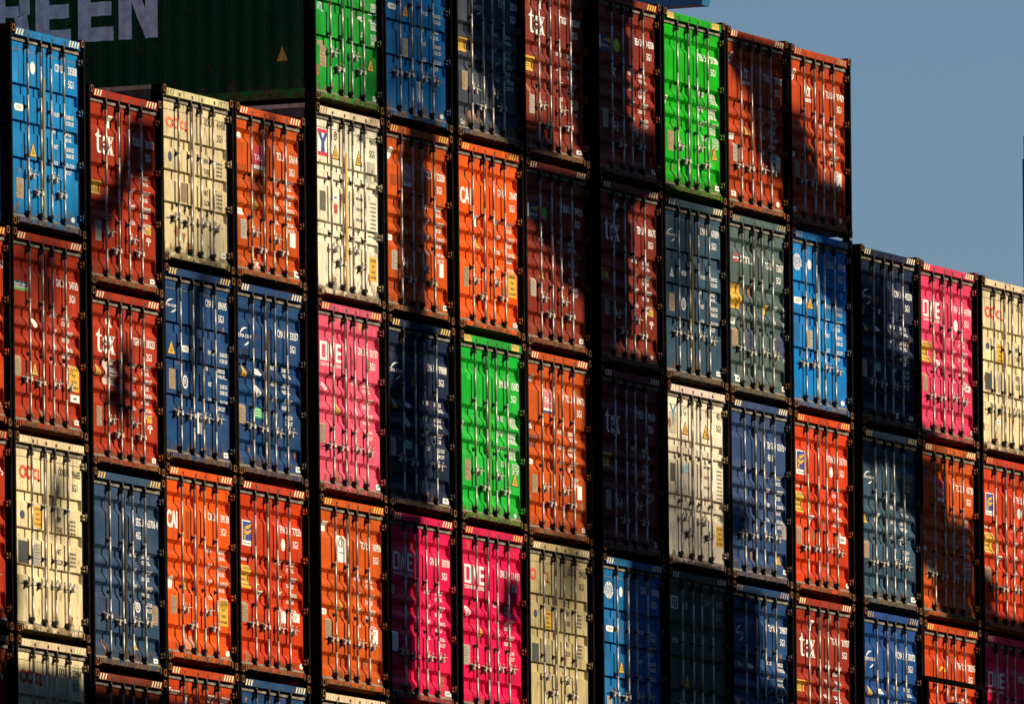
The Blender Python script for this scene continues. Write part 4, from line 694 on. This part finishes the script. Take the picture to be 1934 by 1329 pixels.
('M', 3, 27.997, 19.731, 2.896, 'A', 'red2', 'row', 'red container with white serif letters at the bottom', 'below the blue-and-yellow-logo orange one', [('tex', 0.325, 0.592, 0.637, 0.397), ('lab', 0.791, 0.372, 0.132, 0.159, 'w'), ('capw', 0.22, 1.357, 0.395, 0.176), ('id', 1.614, 0.593, 'TGHU', '81957', '4', '5G1', 'w'), ('wt', 1.348, 1.031, 'w')]),
('M', 4, 27.997, 16.793, 2.896, 'A', 'navy', 'row', 'navy container under the red serif-letter one', '', []),
('N', 1, 30.74, 25.597, 2.896, 'A', 'navy', 'row', 'dark navy container on top of its stack', 'right of the bright blue globe-logo one', [('cma', 0.21, 0.688, 0.425, 0.249), ('id', 1.555, 0.605, 'CMAU', '40250', '1', '5G1', 'w'), ('lab', 0.896, 0.971, 0.081, 0.08, 'w'), ('tri', 0.309, 1.23, 0.179, 0.143), ('rr', 0.777, 1.258, 0.188, 0.08, 'w'), ('wt', 1.475, 1.148, 'w'), ('lab', 0.228, 1.836, 0.188, 0.276, 'grey'), ('grn', 0.786, 1.838, 0.188, 0.152), ('lab', 1.598, 2.595, 0.09, 0.098, 'w'), ('rr', 2.116, 2.603, 0.19, 0.075, 'w')]),
('N', 2, 30.74, 22.658, 2.896, 'A', 'slateb', 'row', 'blue grey ribbed container with white arc logo', 'below the dark navy one', [('cma', 0.207, 0.703, 0.425, 0.205), ('tri', 0.258, 1.368, 0.224, 0.178), ('oval', 0.772, 1.352, 0.135, 0.178, 'w'), ('lab', 0.216, 1.833, 0.223, 0.285, 'tan'), ('id', 1.53, 0.618, 'CMAU', '21135', '0', '5G1', 'grey'), ('wt', 1.404, 1.158, 'w'), ('lab', 2.135, 2.618, 0.19, 0.081, 'w')]),
('N', 3, 30.74, 19.72, 2.896, 'A', 'cma2', 'row', 'medium blue container with white arc logo', 'at the bottom right', [('cma', 0.22, 0.678, 0.411, 0.275), ('id', 1.553, 0.609, 'CMAU', '30092', '1', '5G1', 'w'), ('tri', 0.312, 1.22, 0.235, 0.18), ('rr', 0.763, 1.261, 0.252, 0.087, 'w'), ('wt', 1.506, 1.154, 'w')]),
('N', 4, 30.74, 16.782, 2.896, 'A', 'red', 'row', 'red container under the medium blue one', '', []),
('O', 1, 33.19, 25.58, 2.896, 'A', 'pink2', 'row', 'pink container against the sky with white square lettering', 'at the right', [('one', 0.302, 0.619, 0.729, 0.27), ('txt', 0.317, 0.913, 0.729, 0.045, 'OCEAN NETWORK EXPRESS', 'w'), ('id', 1.578, 0.616, 'FFAU', '43790', '2', '5G1', 'w'), ('oval', 1.572, 0.841, 0.184, 0.19, 'w'), ('caut', 0.24, 1.288, 0.387, 0.341), ('tri', 0.783, 1.373, 0.205, 0.144), ('inv', 0.824, 1.56, 0.205, 0.18), ('lab', 0.273, 1.817, 0.205, 0.296, 'tan'), ('wt', 1.475, 1.093, 'w'), ('lab', 2.028, 1.884, 0.221, 0.099, 'w'), ('circ', 2.241, 2.605, 0.129, 0.063, 'w')]),
('O', 2, 33.19, 22.642, 2.896, 'A', 'borange', 'row', 'shadow-striped brown orange container with purple sticker', 'below the pink one at right', [('lab', 0.304, 0.417, 0.273, 0.09, 'purple'), ('tal', 0.823, 0.589, 0.274, 0.36), ('id', 1.598, 0.605, 'TCLU', '45730', '1', '5G1', 'w'), ('tri', 0.303, 1.415, 0.182, 0.117), ('rr', 0.273, 1.696, 0.227, 0.075, 'w'), ('lab', 0.358, 1.931, 0.205, 0.287, 'grey'), ('wt', 1.54, 1.126, 'w'), ('lab', 2.024, 1.979, 0.161, 0.181, 'greyd')]),
('O', 3, 33.19, 19.704, 2.896, 'A', 'orange', 'row', 'orange red container behind the black lashing frame', '', [('yarc', 0.831, 0.7, 0.257, 0.108), ('id', 1.604, 0.59, 'FFAU', '80245', '1', '5G1', 'w'), ('wt', 1.454, 1.127, 'w')]),
('O', 4, 33.19, 16.765, 2.896, 'A', 'navy', 'row', 'navy container under the one behind the lashing frame', '', []),
('P', 1, 35.733, 25.571, 2.896, 'B', 'cream', 'row', 'cream container with orange-red logo at the right picture edge', '', [('oocl', 0.302, 0.469, 0.789, 0.254), ('circ', 0.357, 1.079, 0.162, 0.109, 'navy'), ('caut', 0.82, 1.064, 0.279, 0.309), ('lab', 0.321, 1.573, 0.278, 0.281, 'dark'), ('lab', 0.853, 1.58, 0.195, 0.282, 'grey'), ('id', 1.65, 0.342, 'OOLU', '81245', '6', '5G1', 'k'), ('wt2', 1.61, 1.055, 'k'), ('lab', 0.789, 2.31, 0.163, 0.082, 'w')]),
('P', 2, 35.733, 22.632, 2.896, 'A', 'orange3', 'row', 'orange container with blue and yellow logo at the right picture edge', '', [('flo', 0.297, 0.612, 0.348, 0.372), ('txt', 0.26, 1.149, 0.394, 0.045, 'an Aurora co.', 'w'), ('caut', 0.281, 1.264, 0.371, 0.344), ('tri', 0.81, 1.367, 0.209, 0.163), ('inv', 0.804, 1.621, 0.195, 0.172), ('lab', 0.267, 1.835, 0.232, 0.254, 'tan'), ('id', 1.62, 0.584, 'FFAU', '50213', '8', '5G1', 'w'), ('oval', 1.638, 0.773, 0.178, 0.173, 'w'), ('wt', 1.491, 1.094, 'w')]),
('P', 3, 35.733, 19.694, 2.896, 'A', 'magenta', 'row', 'shaded magenta container in the bottom right corner', '', [('one', 0.353, 0.621, 0.678, 0.258), ('txt', 0.346, 0.926, 0.661, 0.041, 'OCEAN NETWORK EXPRESS', 'w'), ('id', 1.606, 0.611, 'ONEU', '22107', '4', '5G1', 'w')]),
('P', 4, 35.733, 16.756, 2.896, 'A', 'red', 'row', 'red container under the bottom right magenta one', '', []),
('Q', 1, 38.233, 25.559, 2.896, 'A', 'cma', 'row', 'blue container just past the right picture edge, top row there', '', []),
('Q', 2, 38.233, 22.62, 2.896, 'A', 'navy', 'row', 'navy container just past the right picture edge, second row', '', []),
('Q', 3, 38.233, 19.682, 2.896, 'A', 'orange', 'row', 'orange container just past the right picture edge, third row', '', [])
]

ROOTS = {}
SEALS = {('B', 1): (120, 140, 125), ('M', 1): (150, 196, 214), ('F', 1): (226, 176, 96), ('K', 1): (96, 80, 34), ('H', 2): (86, 168, 60), ('C', 3): (48, 54, 58), ('E', 2): (70, 70, 66)}
for (cl, rw, x, z, h, ty, ck, hd, desc, place, decs) in CONTAINERS:
    lab = desc + (', ' + place if place else '')
    ROOTS[(cl, rw)] = container('shipping_container', x, z+ZOFF, h, ty, ck, hd, lab, decs, seal=SEALS.get((cl, rw)))

# ------------------------------------------------------------------ setting
def struct(name, bm, m):
    o = obj(name, mesh(name, bm, [m])); o['kind'] = 'structure'; return o
M_WATER = plain('water', (.012, .022, .026), .3, 0, .2, .02)
M_WATER.node_tree.nodes['Principled BSDF'].inputs['Specular IOR Level'].default_value = .25
bm = bmesh.new(); box(bm, -6000, 9000, -4000, 9000, -3, 0); struct('water', bm, M_WATER)
M_HULL = plain('hull_paint', (.02, .008, .007), .5, 0, .3, .3)
DECK = min(c[3] for c in CONTAINERS)+ZOFF      # underside of the lowest containers
bm = bmesh.new()
X0, X1, Y0, Y1 = -6.2, 42.5, -45, 210
zd = DECK-1.6
ring = [(X0, Y0), (X1, Y0), (X1, Y1), (16, Y1+55), (X0+12, Y1+20), (X0, Y1)]
top = [bm.verts.new((x, y, zd)) for x, y in ring]; bot = [bm.verts.new((x*(.94)+1, y, -2)) for x, y in ring]
bm.faces.new(top); bm.faces.new(bot[::-1])
for i in range(6): bm.faces.new((top[i], bot[i], bot[(i+1) % 6], top[(i+1) % 6]))
hull = obj('ship_hull', mesh('ship_hull', bm, [M_HULL]))
hull['label'] = 'dark red ship hull carrying the container stacks'; hull['category'] = 'ship'
M_HATCH = plain('hatch_paint', (.02, .014, .012), .6, .1, .4, 2)
gx = [(-5.2, 2.49), (2.53, 9.95), (10.2, 20.3), (20.5, 30.5), (30.7, 38.4)]
first = None
for i, (a, b) in enumerate(gx):
    bm = bmesh.new(); box(bm, a, b, .2, 12.0, zd+.002, min(DECK, 99)-.12)
    for k in range(4):
        xx = a+.3+(b-a-.9)*k/3; box(bm, xx, xx+.25, .05, .2, zd+.05, DECK-.2)
    o = obj('hatch_cover', mesh('hatch_cover', bm, [M_HATCH])); o['category'] = 'hatch cover'
    o['group'] = 'hatch covers under the container stacks'
    o['label'] = 'dark steel hatch cover under the container stacks'
# ------------------------------------------------------------------ white lettering and a sticker on the green long side
def side_shape(name, polys, root, k, h):
    """polys in (distance back from the doors, height); draped on the left side corrugation"""
    bm = bmesh.new()
    for pts in polys:
        bm.faces.new([bm.verts.new((0, y, z)) for y, z in pts])
    ymin = min(v.co.y for v in bm.verts); ymax = max(v.co.y for v in bm.verts)
    q_ = .19+PITCH*.25*math.floor((ymin-.19)/(PITCH*.25))
    while q_ < ymax:
        bmesh.ops.bisect_plane(bm, geom=bm.verts[:]+bm.edges[:]+bm.faces[:], plane_co=(0, q_, 0), plane_no=(0, 1, 0)); q_ += PITCH*.25
    for v in bm.verts: v.co.x = .008+side_depth(v.co.y)-.003
    for f in bm.faces:
        f.normal_update()
        if f.normal.x > 0: f.normal_flip()
    me = bpy.data.meshes.new(name); bm.to_mesh(me); bm.free(); me.materials.append(k)
    return obj(name, me, root)
def letters(y0, z0, w_, h_):
    """blocky letters written from far (left) to near (right): y decreases to the right"""
    out = []
    def R(y, a, b, c, d_): out.append([(y-a*w_, z0+b*h_), (y-(a+c)*w_, z0+b*h_), (y-(a+c)*w_, z0+(b+d_)*h_), (y-a*w_, z0+(b+d_)*h_)])
    def PO(y, p): out.append([(y-u*w_, z0+v*h_) for u, v in p])
    return out, R, PO
hF = H
root = ROOTS[('F', 0)][0]
lw, lh, bz = .62, 1.06, 1.08
polys, R, PO = letters(0, bz, lw, lh)
yr = 2.62+.02                        # right edge of the N
def E_(y):
    R(y, 0, 0, .36, 1); R(y, .36, 0, .6, .20); R(y, .36, .36, .55, .2); R(y, .36, .8, .6, .2)
def N_(y):
    R(y, 0, 0, .34, 1); R(y, .70, 0, .34, 1); PO(y, [(.34, .55), (.70, .0), (.70, .42), (.34, 1.0)])
def R_(y):
    R(y, 0, 0, .34, 1); R(y, .34, .82, .4, .18); R(y, .34, .42, .4, .16); R(y, .72, .45, .26, .5); PO(y, [(.55, .42), (.7, 0), (1.02, 0), (.9, .45)])
N_(yr+lw*1.04); E_(yr+lw*1.04+.70); E_(yr+lw*1.04+1.40); R_(yr+lw*1.04+2.12); E_(yr+lw*1.04+3.0)
M_LETTER = plain('lettering_white', (.86, .88, .93), .55, 0, .25, 8)
o = side_shape('lettering', polys, root, M_LETTER, hF)
side_shape('warning_triangle', [[(.66, .60), (.46, .60), (.56, .83)]], root, DEC['y'], hF)

# ------------------------------------------------------------------ blue crane boom slung above the top row
M_BOOM = plain('boom_blue', (.01, .16, .34), .45, 0, .2, 2)
bm = bmesh.new(); bw = .30
v = [bm.verts.new(p) for p in ((0, 0, 0), (bw, 0, 0), (bw, 14, 0), (0, 14, 0), (0, -.10, .5), (bw, -.10, .5), (bw, 14, .5), (0, 14, .5), (0, .2, .95), (bw, .2, .95), (bw, 14, .95), (0, 14, .95))]
for f in ((0, 1, 2, 3), (0, 4, 5, 1), (4, 8, 9, 5), (8, 11, 10, 9), (1, 5, 6, 2), (5, 9, 10, 6), (3, 2, 6, 7), (7, 6, 10, 11), (0, 3, 7, 4), (4, 7, 11, 8)): bm.faces.new([v[i] for i in f])
boom = obj('crane_boom', mesh('crane_boom', bm, [M_BOOM]), loc=(29.004, 2.0, 32.290+ZOFF)); boom['label'] = 'blue crane boom end hanging over the top row at the upper picture edge'; boom['category'] = 'crane boom'
M_MAST_BAR = plain('mast_shade_bar_paint', (.10, .11, .13), .5, .2, .3, 1.5)  # paint of the mast and of the added shade bars
# ------------------------------------------------------------------ steel crane leg behind, at the right edge of the picture
def at(px, py, Y):
    """world point at depth Y for a pixel of the 1934 px wide photograph"""
    u, v = px-967, py-(CAM['shift']*1934+664.5); f_ = CAM['f']/36*1934
    d = fw + cr*(u/f_)/1 - cu*(v/f_) 
    k = (Y-CAM['y'])/d.y
    return Vector((CAM['x'], CAM['y'], ZOFF))+d*k
pa = at(1930.5, 257, 30.3)
bm = bmesh.new(); box(bm, pa.x, pa.x+.5, 29.9, 30.3, zd, pa.z-.5); box(bm, pa.x+.02, pa.x+.48, 29.92, 30.28, pa.z-.5, pa.z)
o = obj('steel_mast', mesh('steel_mast', bm, [M_MAST_BAR])); o['label'] = 'thin dark steel mast rising behind the stacks at the right edge'; o['category'] = 'mast'
# ------------------------------------------------------------------ lashing frame in front of the lower right stacks
M_LASH = plain('lashing_steel', (.004, .0035, .0035), .8, 0, .4, 4)
M_LASH.node_tree.nodes['Principled BSDF'].inputs['Specular IOR Level'].default_value = 0
YL = -1.5
a, b = at(1746, 1275, YL), at(1848, 1268, YL)
bm = bmesh.new(); zt = a.z
box(bm, a.x, b.x+.28, YL-.05, YL+.05, zt-.07, zt)
box(bm, a.x, a.x+.10, YL-.04, YL+.04, zd, zt-.08); box(bm, b.x+.05, b.x+.28, YL-.04, YL+.04, zd, zt-.08)
lf = obj('lashing_frame', mesh('lashing_frame', bm, [M_LASH])); lf['label'] = 'black steel lashing frame with top rail in front of the lower right containers'; lf['category'] = 'lashing frame'
c_ = at(1802, 1330, YL-.3)
bm = bmesh.new(); tube(bm, (0, 0, -.10), (0, 0, 0), .15, 20); tube(bm, (0, 0, 0), (0, 0, .035), .125, 20); tube(bm, (0, 0, -2.2), (0, 0, -.10), .03, 8)
o = obj('deck_lamp', mesh('deck_lamp', bm, [plain('lamp_grey', (.16, .2, .22), .4, .2)]), loc=c_); o['label'] = 'grey round-topped deck lamp at the bottom edge in front of the lashing frame'; o['category'] = 'lamp'

# ------------------------------------------------------------------ unseen block ahead of the bay, added to cut sky light
M_BLOCKER = plain('sky_blocker_paint', (.08, .08, .085), .6, 0, .3, .5)
dh = bpy.data.objects.new('sky_blocker', None); COL.objects.link(dh); dh.location = (18, -48, zd)
dh['label'] = 'dark unseen block ahead of the container bay, added to cut sky light'; dh['category'] = 'sky_blocker'
bm = bmesh.new(); box(bm, -60, 62, -5, 5, 0, 27.5); box(bm, -61, 63, -5.6, 5.6, 27.5, 27.9); obj('blocker_wall', mesh('blocker_wall', bm, [M_BLOCKER]), dh)
for k in range(6):
    for j in range(4):
        bm = bmesh.new(); box(bm, -17+j*9, -15.6+j*9, 5.0, 5.05, 3+k*3.8, 4.2+k*3.8); obj('blocker_pane', mesh('blocker_pane', bm, [M_BLACK]), dh)
# unseen hill ring behind the camera, added to cut sky light
M_ADDED_HILL = plain('added_hillside', (.02, .028, .016), .95, 0, .5, .01)
bm = bmesh.new(); n_ = 90; prev = None
for i in range(n_+1):
    a_ = math.radians(108+i/n_*252)            # from +X-Y round by -X to the left of the view
    hgt = 215+60*noise.noise(Vector((i*.35, 3.1, 0)))
    hgt *= .25+.75*min(1, max(0, (i/n_*252-100)/35))   # lower on the left so sky light reaches the side lettering
    ring_ = []
    for rr, hh_ in ((620, -2), (660, .35), (720, .78), (790, 1.0), (900, .6), (1000, -2)):
        z_ = hh_*hgt*(1+.25*noise.noise(Vector((i*.6, rr*.01, 5)))) if hh_ > 0 else -2
        ring_.append(bm.verts.new((15+rr*math.cos(a_+math.radians(0)), rr*math.sin(a_), z_)))
    if prev:
        for k in range(5): bm.faces.new((prev[k], ring_[k], ring_[k+1], prev[k+1]))
    prev = ring_
struct('added_hills', bm, M_ADDED_HILL)


SHADE_BARS = [([(15.9, 31.27), (17.98, 31.51), (17.91, 28.45), (17.14, 28.54), (16.67, 29.4), (16.01, 30.06)], 25), ([(19.72, 31.7), (21.97, 31.96), (22.04, 29.55), (22.97, 29.57), (22.95, 28.48), (22.01, 28.26), (21.96, 26.14), (20.83, 25.87), (20.07, 25.96), (20.14, 28.78), (19.68, 29.55)], 25), ([(20.07, 25.96), (23.05, 25.99), (23.01, 22.65), (20.11, 22.67)], 27), ([(21.56, 22.7), (23.02, 22.73), (25.54, 22.76), (25.47, 19.39), (21.52, 19.13)], 25), ([(17.88, 28.55), (20.21, 28.58), (20.16, 26.55), (19.41, 26.81), (18.91, 27.25), (17.99, 27.66)], 29), ([(17.89, 29.24), (18.92, 29.27), (19.1, 28.67), (17.88, 28.59)], 25), ([(13.55, 28.79), (14.56, 28.77), (14.42, 26.09), (13.8, 25.61), (13.38, 25.74), (13.37, 26.88)], 25), ([(13.52, 25.8), (14.45, 25.69), (14.35, 22.81), (12.7, 22.84), (12.69, 24.16), (13.18, 25.01)], 27), ([(12.66, 22.75), (13.92, 22.78), (13.84, 20.87), (13.64, 18.6), (12.56, 18.53)], 25), ([(17.09, 22.1), (17.65, 22.1), (17.64, 21.32), (16.93, 21.35)], 30), ([(22.91, 28.85), (23.56, 28.75), (23.47, 28.37), (22.9, 28.35)], 30), ([(25.85, 31.43), (27.94, 31.38), (27.89, 29.19), (27.43, 29.23), (26.85, 29.55), (26.56, 30.45), (25.88, 30.8)], 25), ([(27.92, 30.51), (28.77, 30.47), (29.07, 30.03), (29.38, 29.47), (30.45, 29.45), (30.47, 28.38), (27.87, 28.41)], 27), ([(29.1, 28.5), (30.47, 28.51), (30.44, 27.35), (29.8, 27.33), (29.09, 27.82)], 35), ([(30.59, 28.13), (32.1, 28.11), (32.16, 27.08), (33.25, 26.83), (33.22, 25.53), (30.57, 25.51)], 25), ([(30.57, 25.49), (33.22, 25.49), (33.23, 24.32), (32.53, 24.39), (32.12, 25.09), (31.42, 24.9), (30.56, 25.13)], 27), ([(33.18, 25.96), (33.66, 25.83), (34.27, 25.51), (33.17, 25.47)], 25), ([(33.21, 25.4), (34.27, 25.36), (34.47, 24.51), (35.62, 24.43), (35.57, 22.55), (34.2, 22.62), (33.78, 23.41), (33.17, 23.62)], 25), ([(35.67, 23.78), (36.34, 23.61), (36.66, 23.02), (38.01, 22.99), (38.0, 22.51), (35.64, 22.55)], 27), ([(35.57, 22.52), (38.0, 22.55), (37.94, 20.22), (36.25, 20.1), (36.22, 21.68), (35.55, 21.7)], 25), ([(25.43, 24.06), (26.55, 23.98), (26.39, 23.42), (25.41, 23.3)], 30), ([(25.5, 22.59), (26.68, 22.56), (26.88, 21.85), (26.78, 21.34), (27.91, 21.16), (27.87, 19.55), (25.42, 19.39)], 25), ([(4.18, 27.88), (4.99, 27.85), (4.98, 26.99), (4.23, 26.88), (3.9, 26.49), (3.31, 25.97), (2.56, 26.01), (2.57, 26.42), (3.5, 26.76), (3.88, 27.27)], 32), ([(3.68, 24.46), (4.11, 24.42), (4.08, 23.25), (3.55, 23.27), (3.14, 23.48), (3.53, 23.98)], 35), ([(-1.55, 19.48), (2.35, 19.54), (2.32, 17.85), (-1.59, 17.59)], 25), ([(2.35, 19.37), (4.88, 19.42), (7.39, 19.51), (7.37, 18.19), (2.32, 17.85)], 25), ([(-1.54, 20.33), (-0.18, 20.36), (-0.2, 19.52), (-1.56, 19.42)], 25), ([(1.37, 22.4), (1.86, 22.36), (1.73, 21.39), (1.29, 21.59)], 45), ([(6.05, 25.65), (6.55, 25.65), (6.41, 24.08), (5.98, 24.16)], 50), ([(8.55, 28.34), (8.97, 28.35), (8.8, 27.38), (8.42, 26.63), (8.35, 27.33)], 50), ([(1.22, 25.69), (1.65, 25.69), (1.49, 24.56), (1.15, 24.61)], 50), ([(-0.03, 21.02), (0.45, 20.94), (0.33, 20.02), (-0.05, 19.99)], 45)]
SHADE_SLATS = [(12.7, 15.25, 28.88, 120), (12.71, 15.26, 29.38, 120), (12.72, 15.27, 29.88, 120), (12.73, 15.28, 30.38, 120), (12.74, 15.29, 30.88, 120), (22.99, 24.51, 26.96, 120), (23.0, 24.55, 27.46, 120), (23.02, 24.6, 27.96, 120), (23.03, 24.64, 28.46, 120), (22.9, 25.44, 22.81, 120), (22.91, 25.45, 23.31, 120), (22.92, 24.61, 23.81, 120), (22.93, 24.41, 24.31, 120), (18.18, 20.09, 21.81, 120), (18.8, 20.11, 22.31, 120), (18.81, 20.12, 22.81, 120), (6.23, 7.23, 25.77, 120), (6.24, 7.28, 26.27, 120), (-0.08, 1.63, 25.05, 120), (-0.07, 2.32, 25.55, 120), (11.7, 12.58, 28.79, 120), (11.79, 12.59, 29.29, 120), (30.68, 32.15, 28.21, 120), (2.52, 3.3, 25.53, 120), (2.53, 3.31, 26.03, 120), (2.54, 3.32, 26.53, 120)]

#@@BARDATA@@
# ------------------------------------------------------------------ unseen bars and slats added sunward, shaped to cast the door shadows
crane = bpy.data.objects.new('shadow_caster', None); COL.objects.link(crane); crane.location = (14, -24, zd)
crane['label'] = 'unseen dark bars added in front of the stacks to cast door shadows'; crane['category'] = 'shadow caster'
# one parent holds all the added shade bars; nothing supports them
for pts, t_ in SHADE_BARS:
    bm = bmesh.new(); off = SUN*t_; n_ = len(pts)
    A = [bm.verts.new(Vector((x, 0, z+ZOFF))+off-crane.location) for x, z in pts]
    th = SUN*.5
    B = [bm.verts.new(v.co+th) for v in A]
    bm.faces.new(A); bm.faces.new(B[::-1])
    for i in range(n_): bm.faces.new((A[i], A[(i+1) % n_], B[(i+1) % n_], B[i]))
    o = obj('shade_bar', mesh('shade_bar', bm, [M_MAST_BAR]), crane)  # added bar, outlined by the door shadow it casts
bm = bmesh.new()
for x0, x1, z, t_ in SHADE_SLATS:
    off = SUN*t_-Vector(crane.location)
    box(bm, x0+off.x, x1+off.x, off.y, off.y+.04, z+ZOFF+off.z-.19, z+ZOFF+off.z+.19)
obj('shade_slat', mesh('shade_slat', bm, [M_MAST_BAR]), crane)  # distant slats added to dim parts of the doors to half light
